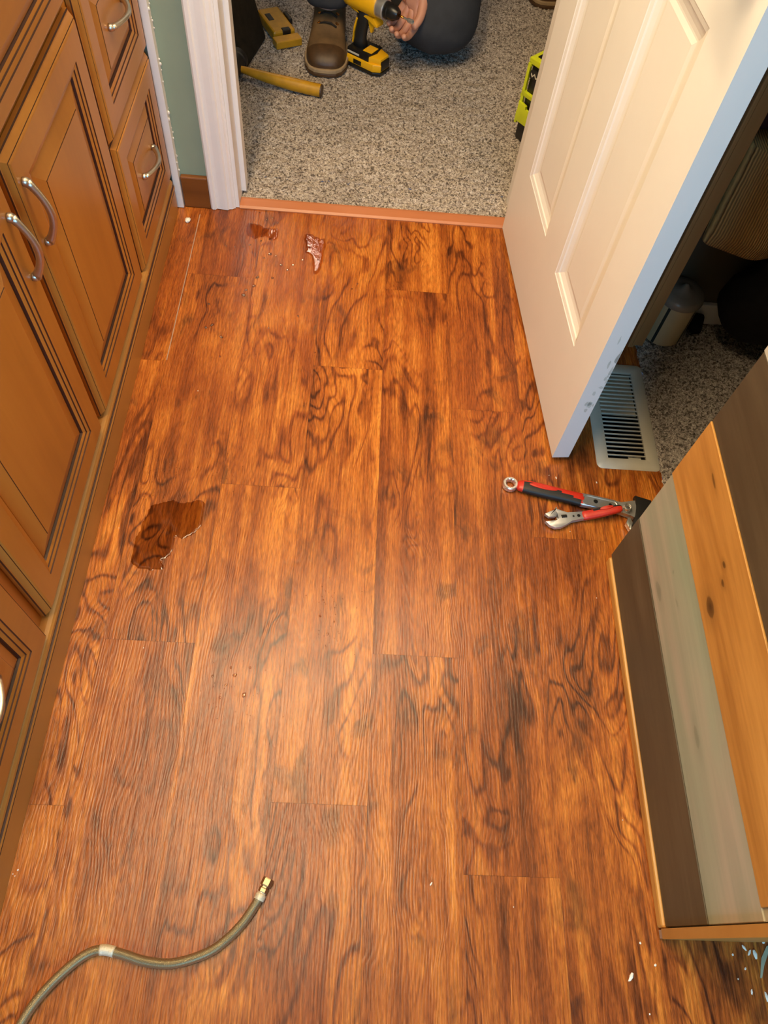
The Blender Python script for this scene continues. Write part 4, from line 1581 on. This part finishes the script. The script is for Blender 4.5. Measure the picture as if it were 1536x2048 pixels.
lathe(bm, [(0, -.055), (.026, -.055), (.032, -.050), (.032, -.034), (.029, -.030), (.029, .030), (.032, .034), (.032, .050), (.026, .055), (.020, .054), (.018, .049), (0, .049)], 28, 0,
      Matrix.Translation((-.036, 0, .034)) @ Matrix.Rotation(pi / 2, 4, 'X'))
obj('head', bm, M['black'], ml, smooth=False, auto=35)

# dark tool bag at the jamb
tb = thing('tool_bag', 'dark canvas tool bag leaning beside the white door jamb', 'tool bag', (-0.480, 2.445, 0.004))
bm = bmesh.new()
V = [(-.16, -.13, 0), (.10, -.185, 0), (.135, -.02, 0), (-.10, .20, 0), (-.20, -.10, .22), (.105, -.165, .235), (.175, -.015, .075), (-.08, .22, .27)]
V = [(-.20, -.16, 0.0), (.112, -.205, 0.0), (.150, -.03, 0.0), (-.05, .24, 0.0),
     (-.22, -.16, .26), (.035, -.20, .25), (.085, -.01, .235), (-.07, .24, .28)]
vv = [bm.verts.new(p) for p in V]
for q in ((3, 2, 1, 0), (4, 5, 6, 7), (0, 1, 5, 4), (1, 2, 6, 5), (2, 3, 7, 6), (3, 0, 4, 7)):
    bm.faces.new([vv[i] for i in q])
bmesh.ops.bevel(bm, geom=list(bm.edges), offset=.008, segments=2, profile=.5, affect='EDGES')
obj('bag_body', bm, M['canvas'], tb, smooth=False, auto=40)
bm = bmesh.new()
tube(bm, catmull([(-.15, .02, .26), (-.14, .02, .34), (-.06, .03, .36), (.0, .03, .33), (.01, .03, .245)], 6), .012, 10, 0, True, .5)
obj('handle', bm, M['fabric'], tb, smooth=True)

# yellow plastic tool lying behind the bag
yt = thing('yellow_tool', 'flat yellow plastic tool with dark slots lying behind the tool bag', 'tool', (-0.300, 2.462, 0.004), radians(-62))
bm = bmesh.new()
box(bm, -.085, .055, -.036, .036, 0, .030, 0, bev=.006)
box(bm, .062, .098, -.044, .040, 0, .022, 0, bev=.003)
obj('body', bm, M['dyel'] if False else M['myel'], yt)
for q in ((-.050, -.010, -.024, -.006), (.040, .058, -.006, .020), (-.045, .005, .0365, .048)):
    bm = bmesh.new()
    box(bm, q[0], q[1], q[2], q[3], .016, .0318, 0, bev=.002)
    obj('slot', bm, M['blackg'], yt)

# lime green and black cordless unit, half hidden by the door
rd = thing('jobsite_radio', 'lime green and black boxy jobsite radio on the carpet behind the open door', 'radio', (0.520, 2.010, 0.004), radians(-45))
S = .078
bm = bmesh.new()
box(bm, -S, S, -S + .01, S, 0, .072, 0, bev=.008)
box(bm, -S + .006, S - .006, -S + .006, S - .006, .070, .225, 0, bev=.010)
obj('case', bm, M['blackg'], rd, smooth=False, auto=35)


def bar(bm, a, b_, w, mat=0):
    tube(bm, [a, b_], w, 8, mat, True)


for sgn in (0, 1):
    # frames on the two near faces: local -x and -y sides
    bm = bmesh.new()
    Rz = Matrix.Rotation(0 if sgn == 0 else pi / 2, 4, 'Z') if sgn == 0 else Matrix.Rotation(-pi / 2, 4, 'Z')
    e = -S - .001
    pts = [(-S + .004, .200), (-S + .004, .050), (S - .004, .035), (S - .004, .075), (-.040, .098), (-.040, .112), (S - .02, .088)]
    n0 = len(bm.verts)
    prism(bm, [(-S, .060), (S, .050), (S, .082), (.050, .086), (-.052, .098), (-.052, .108), (-S, .114)], -.004, .004, 0, Matrix.Translation((0, e, 0)) @ Matrix.Rotation(pi / 2, 4, 'X'), bev=.001)
    prism(bm, [(-S, .112), (-S + .008, .110), (-S + .008, .215), (-S, .215)], -.004, .004, 0, Matrix.Translation((0, e + .003, 0)) @ Matrix.Rotation(pi / 2, 4, 'X'))
    prism(bm, [(-S, .136), (-S + .012, .130), (S, .124), (S, .131), (-S + .012, .140), (-S, .150)], -.005, .005, 0, Matrix.Translation((0, e + .002, 0)) @ Matrix.Rotation(pi / 2, 4, 'X'), bev=.001)
    prism(bm, [(-S, .214), (S, .206), (S, .218), (-S, .228)], -.005, .005, 0, Matrix.Translation((0, e + .006, 0)) @ Matrix.Rotation(pi / 2, 4, 'X'), bev=.002)
    if sgn == 1:
        bmesh.ops.transform(bm, matrix=Rz, verts=bm.verts)
    obj('lime_frame', bm, M['lime'], rd, smooth=False, auto=35)
bm = bmesh.new()
prism(bm, [(-S, -S), (S, -S), (S, S), (-S, S)], .220, .229, 0, bev=.003)
obj('top_rim', bm, M['lime'], rd, smooth=False, auto=35)
bm = bmesh.new()
box(bm, -S + .014, S - .014, -S + .014, S - .014, .227, .2315, 0, bev=.001)
obj('control_panel', bm, M['blackg'], rd)
for x, y, r in ((-.045, -.040, .004), (-.030, -.048, .004), (-.050, -.010, .004)):
    bm = bmesh.new()
    lathe(bm, [(0, 0), (r, 0), (r, .002), (0, .003)], 12, 0, Matrix.Translation((x, y, .2313)))
    obj('button', bm, M['regm'], rd)
bm = bmesh.new()
box(bm, -.028, .010, -.034, -.010, .2313, .233)
obj('display', bm, M['grn'], rd)
bm = bmesh.new()
prism(bm, rr(-.066, -.030, .182, .202, .005, 4), -.003, .003, 0, Matrix.Translation((0, -S, 0)) @ Matrix.Rotation(pi / 2, 4, 'X'))
prism(bm, [(x_, z_ + .03) for x_, z_ in ((-.061, .166), (-.056, .160), (-.050, .168), (-.044, .159), (-.035, .163), (-.035, .160), (-.044, .156), (-.050, .164), (-.056, .156), (-.061, .162))], -.0042, .0042, 1,
      Matrix.Translation((0, -S, 0)) @ Matrix.Rotation(pi / 2, 4, 'X'))
obj('badge', bm, [M['black'], M['regm']], rd)


# ------------------------------------------------------------------ boots
def boot_parts(root, ox, oy, oz, ang, s=1.0, high=True):
    """work boot, toe towards local -y, origin below the heel"""
    T = Matrix.Translation((ox, oy, oz)) @ Matrix.Rotation(ang, 4, 'Z') @ Matrix.Diagonal((1.2 * s, s, s, 1))
    # outline of the sole: y, centre x, half width
    so = [(-.300, 0, .012), (-.296, 0, .028), (-.282, 0, .042), (-.255, 0, .052), (-.215, 0, .056), (-.165, 0, .052), (-.11, 0, .043), (-.05, 0, .039), (-.01, 0, .038), (.012, 0, .030), (.018, 0, .014)]
    out = [(cx + w, y) for y, cx, w in so] + [(cx - w, y) for y, cx, w in reversed(so)]
    b = bmesh.new()
    prism(b, out, 0, .010, 0, T, bev=.002)
    sole = obj('sole', b, M['leatherd'], root)
    b = bmesh.new()
    prism(b, [(x * .985, y * .995 - .0005) for x, y in out], .010, .021, 0, T, bev=.002)
    obj('midsole', b, M['sole'], root)
    up = [(-.292, .020, .020, .030), (-.284, .034, .020, .043), (-.265, .045, .020, .057), (-.235, .050, .020, .064), (-.205, .050, .020, .066), (-.175, .047, .020, .076),
          (-.145, .044, .020, .092), (-.115, .042, .020, .108), (-.085, .041, .020, .126), (-.055, .041, .020, .145), (-.02, .040, .020, .150), (.005, .034, .020, .150), (.014, .020, .020, .146)]
    b = bmesh.new()
    rings = []
    for y, w, z0, z1 in up:
        ring = []
        for k in range(24):
            t = pi * k / 23
            x = w * cos(t)
            zz = z0 + (z1 - z0) * (abs(sin(t)) ** .62)
            x = w * (abs(cos(t)) ** .75) * (1 if cos(t) >= 0 else -1)
            crease = .0016 * sin(y * 210) * (1 if -.21 < y < -.12 else 0) * sin(t)
            ring.append(b.verts.new(T @ Vector((x, y, zz + crease))))
        rings.append(ring)
    for A_, B_ in zip(rings, rings[1:]):
        for k in range(23):
            f = b.faces.new((A_[k], A_[k + 1], B_[k + 1], B_[k]))
    for r in (rings[0], rings[-1]):
        b.faces.new(r)
    for f in b.faces:
        c = T.inverted() @ f.calc_center_median()
        f.material_index = 1 if c.y < -.222 or (c.z < .034) else 0
    uo = obj('upper', b, [M['leather'], M['leatherd']], root, smooth=True)
    mod_ = uo.modifiers.new('s', 'SUBSURF')
    mod_.levels = mod_.render_levels = 1
    if high:
        b = bmesh.new()
        secs = [(T @ Vector((0, -.045, .135)), T.to_3x3() @ Vector((.042, 0, 0)), T.to_3x3() @ Vector((0, .052, 0))),
                (T @ Vector((0, -.040, .165)), T.to_3x3() @ Vector((.045, 0, 0)), T.to_3x3() @ Vector((0, .052, 0))),
                (T @ Vector((0, -.038, .190)), T.to_3x3() @ Vector((.047, 0, 0)), T.to_3x3() @ Vector((0, .053, 0)))]
        loft(b, secs, 20, 0, True, 2.2)
        obj('collar', b, M['leather'], root, smooth=True)
    # laces and eyelets
    for k in range(4):
        y = -.165 + k * .028
        z = [.083, .096, .111, .127][k]
        b = bmesh.new()
        tube(b, [T @ Vector(p) for p in ((-.022, y + .004, z - .002), (-.008, y - .001, z + .006), (.008, y - .004, z + .006), (.022, y - .008, z - .003))], .0026 * s, 8)
        obj('lace', b, M['lace'], root, smooth=True)
    for sx in (-1, 1):
        for k in range(3):
            y = -.160 + k * .028
            z = [.083, .096, .111][k]
            b = bmesh.new()
            lathe(b, [(.0022, 0), (.0045, 0), (.0045, .002), (.0022, .002)], 12, 0, T @ Matrix.Translation((sx * .022, y, z)) @ Matrix.Rotation(sx * .6, 4, 'Y'))
            obj('eyelet', b, M['brass'], root)


# ------------------------------------------------------------------ the kneeling person
PO = Vector((0.03, 2.70, 0.0))
person = thing('person', 'person in slate work trousers and brown boots kneeling on one knee on the carpet', 'person', PO)


def skin_mesh(name, verts, edges, mat, parent, root=0, sub=2, disp=0.0):
    me = bpy.data.meshes.new(name)
    me.from_pydata([Vector(v[0]) - PO for v in verts], edges, [])
    o4 = bpy.data.objects.new(name, me)
    COL.objects.link(o4)
    me.materials.append(mat)
    o4.parent = parent
    sk = o4.modifiers.new('skin', 'SKIN')
    sk.use_smooth_shade = True
    for k, v in enumerate(verts):
        r = v[1]
        me.skin_vertices[0].data[k].radius = (r, r) if not isinstance(r, tuple) else r
        me.skin_vertices[0].data[k].use_root = (k == root)
    ss = o4.modifiers.new('sub', 'SUBSURF')
    ss.levels = ss.render_levels = sub
    if disp:
        t_ = bpy.data.textures.new(name, 'CLOUDS')
        t_.noise_scale = 0.06
        dd = o4.modifiers.new('d', 'DISPLACE')
        dd.texture = t_
        dd.strength = disp
    return o4


# body: pelvis 0 ... continuous
BV = [((0.02, 2.80, .50), .115), ((0.03, 2.75, .66), .115), ((0.04, 2.68, .84), .135), ((0.04, 2.62, .99), .11), ((0.04, 2.57, 1.08), .052), ((0.04, 2.545, 1.14), .05),
      ((0.04, 2.52, 1.20), .078), ((0.04, 2.515, 1.27), .085), ((0.04, 2.53, 1.33), .06),
      ((-.09, 2.76, .47), .085), ((-.135, 2.58, .50), .078), ((-.150, 2.42, .49), .058), ((-.145, 2.43, .30), .052), ((-.140, 2.44, .12), .038), ((-.139, 2.42, .055), .034), ((-.139, 2.31, .045), .030),
      ((0.12, 2.76, .44), .085), ((0.180, 2.52, .25), .080), ((0.205, 2.36, .112), .062), ((0.15, 2.485, .095), .056), ((0.02, 2.68, .066), .038), ((-0.03, 2.72, .060), .030),
      ((0.20, 2.62, 1.00), .058), ((0.27, 2.56, .82), .048), ((0.285, 2.47, .66), .040), ((0.22, 2.41, .46), .036), ((0.150, 2.375, .285), .027), ((0.127, 2.352, .226), .029),
      ((-.12, 2.62, 1.00), .058), ((-.20, 2.56, .84), .048), ((-.22, 2.50, .70), .040), ((-.19, 2.42, .62), .034), ((-.165, 2.37, .575), .026)]
BE = [(0, 1), (1, 2), (2, 3), (3, 4), (4, 5), (5, 6), (6, 7), (7, 8), (0, 9), (9, 10), (10, 11), (11, 12), (12, 13), (13, 14), (14, 15), (0, 16), (16, 17), (17, 18), (18, 19), (19, 20), (20, 21),
      (3, 22), (22, 23), (23, 24), (24, 25), (25, 26), (26, 27), (3, 28), (28, 29), (29, 30), (30, 31), (31, 32)]
body = skin_mesh('body', BV, BE, M['skin'], person)
TV = [((0.02, 2.80, .50), .135), ((0.03, 2.77, .60), .130), ((-.09, 2.76, .475), .105), ((-.137, 2.58, .505), .096), ((-.152, 2.405, .495), .080), ((-.147, 2.415, .30), .078), ((-.140, 2.415, .165), .080),
      ((-.1385, 2.405, .112), .078), ((0.12, 2.76, .44), .120), ((0.180, 2.52, .27), .130), ((0.205, 2.340, .120), .142), ((0.155, 2.44, .108), .112), ((0.08, 2.625, .080), .074), ((0.02, 2.68, .070), .064)]
TE = [(0, 1), (0, 2), (2, 3), (3, 4), (4, 5), (5, 6), (6, 7), (0, 8), (8, 9), (9, 10), (10, 11), (11, 12), (12, 13)]
skin_mesh('trousers', TV, TE, M['jeans'], person, 0, 3, 0.012)
SV = [((0.03, 2.77, .58), .130), ((0.035, 2.73, .72), .135), ((0.04, 2.67, .87), .150), ((0.04, 2.62, .99), .125), ((0.04, 2.58, 1.06), .068), ((0.20, 2.62, 1.00), .072), ((0.27, 2.56, .82), .062),
      ((0.285, 2.48, .68), .055), ((0.235, 2.42, .50), .048), ((-.12, 2.62, 1.00), .072), ((-.20, 2.56, .84), .062), ((-.22, 2.51, .72), .055), ((-.195, 2.43, .635), .045)]
SE = [(0, 1), (1, 2), (2, 3), (3, 4), (3, 5), (5, 6), (6, 7), (7, 8), (3, 9), (9, 10), (10, 11), (11, 12)]
skin_mesh('shirt', SV, SE, M['shirt'], person, 0, 2, 0.01)
# hair, face
bm = bmesh.new()
vs = bmesh.ops.create_uvsphere(bm, u_segments=24, v_segments=16, radius=1)['verts']
for v in vs:
    v.co = Vector((v.co.x * .084, v.co.y * .098 + .018, v.co.z * .082 + .012 + (.03 if v.co.y > .2 else 0) * 0))
for v in [v for v in bm.verts if v.co.y < -.045 and v.co.z < .045]:
    v.co.y = -.045
bmesh.ops.translate(bm, vec=Vector((0.04, 2.525, 1.29)) - PO, verts=bm.verts)
obj('hair', bm, M['hair'], person, smooth=True)
for sx in (-1, 1):
    bm = bmesh.new()
    vs = bmesh.ops.create_uvsphere(bm, u_segments=12, v_segments=8, radius=.011)['verts']
    bmesh.ops.translate(bm, vec=Vector((0.04 + sx * .03, 2.440, 1.262)) - PO, verts=vs)
    obj('eye', bm, M['shade'], person, smooth=True)
bm = bmesh.new()
loft(bm, [((0.04, 2.437, 1.262), (.006, 0, 0), (0, .006, 0)), ((0.04, 2.425, 1.240), (.010, 0, 0), (0, .012, 0)), ((0.04, 2.424, 1.228), (.013, 0, 0), (0, .012, 0)), ((0.04, 2.432, 1.220), (.009, 0, 0), (0, .008, 0))], 10)
bmesh.ops.translate(bm, vec=-PO, verts=bm.verts)
obj('nose', bm, M['skin'], person, smooth=True)
bm = bmesh.new()
loft(bm, [((0.04 + (k - 2) * .011, 2.437 + abs(k - 2) * .003, 1.198), (0, .004, 0), (0, 0, .005 - abs(k - 2) * .0015)) for k in range(5)], 8)
bmesh.ops.translate(bm, vec=-PO, verts=bm.verts)
obj('mouth', bm, M['redcl'], person, smooth=True)


# hands: palm plus five separate fingers
def hand(wrist, palm_dir, across, curl_n, s=1.0, curl=1.0, name='hand'):
    w, u, a, n = Vector(wrist), Vector(palm_dir).normalized(), Vector(across).normalized(), Vector(curl_n).normalized()
    V_, E_ = [], []

    def add(p, r):
        V_.append((p, r))
        return len(V_) - 1

    r0 = add(w, .026 * s)
    pc = add(w + u * .045 * s, (.040 * s, .020 * s) if False else .030 * s)
    E_.append((r0, pc))
    for k, (off, L) in enumerate(((-.031, .074), (-.011, .084), (.010, .079), (.030, .062))):
        kn = add(w + u * .088 * s + a * off * s, .0115 * s)
        mid0 = add(w + u * .055 * s + a * off * .75 * s, .016 * s)
        E_ += [(pc, mid0), (mid0, kn)]
        p, d_ = w + u * .088 * s + a * off * s, u
        prev = kn
        for q, (fr, ang) in enumerate(((.45, .75), (.31, 1.0), (.24, .7))):
            d_ = (Matrix.Rotation(ang * curl, 3, a) @ d_) if (Matrix.Rotation(.3, 3, a) @ u).dot(n) > u.dot(n) else (Matrix.Rotation(-ang * curl, 3, a) @ d_)
            p = p + d_ * L * fr * s
            nv = add(p, (.0098 - q * .0011) * s)
            E_.append((prev, nv))
            prev = nv
    t0 = add(w + u * .030 * s - a * .030 * s + n * .006 * s, .015 * s)
    t1 = add(w + u * .058 * s - a * .046 * s + n * .022 * s, .0125 * s)
    t2 = add(w + u * .082 * s - a * .044 * s + n * .036 * s, .0105 * s)
    E_ += [(r0, t0), (t0, t1), (t1, t2)]
    return skin_mesh(name, V_, E_, M['skin'], person, 0, 2)


hand((0.125, 2.350, .222), (-.30, -.35, -.70), (-.75, .55, .15), (-.6, -.75, .15), 1.05, 0.7)
hand((-.165, 2.368, .575), (.05, -.9, -.25), (1, 0, 0), (0, -.2, -1), 1.0, 0.55)
boot_parts(person, -.139 - PO.x, 2.530 - PO.y, 0.005, 0.0, 1.0, True)
# the boot of the kneeling leg, toes tucked under behind
bq = bmesh.new()
loft(bq, [((-.02, 2.745, .060), (.03, .035, 0), (0, 0, .045)), ((-.07, 2.79, .056), (.03, .035, 0), (0, 0, .050)), ((-.13, 2.84, .050), (.03, .036, 0), (0, 0, .044)), ((-.19, 2.89, .040), (.026, .032, 0), (0, 0, .034)),
          ((-.225, 2.92, .034), (.016, .02, 0), (0, 0, .024))], 18)
bmesh.ops.translate(bq, vec=-PO, verts=bq.verts)
obj('kneeling_boot', bq, M['leather'], person, smooth=True)

# one more boot standing further back
wb = thing('work_boot', 'brown work boot standing alone further back on the carpet', 'boot', (0.553, 3.055, 0.004), 0.12)
boot_parts(wb, 0, 0, 0, 0, 1.0, True)
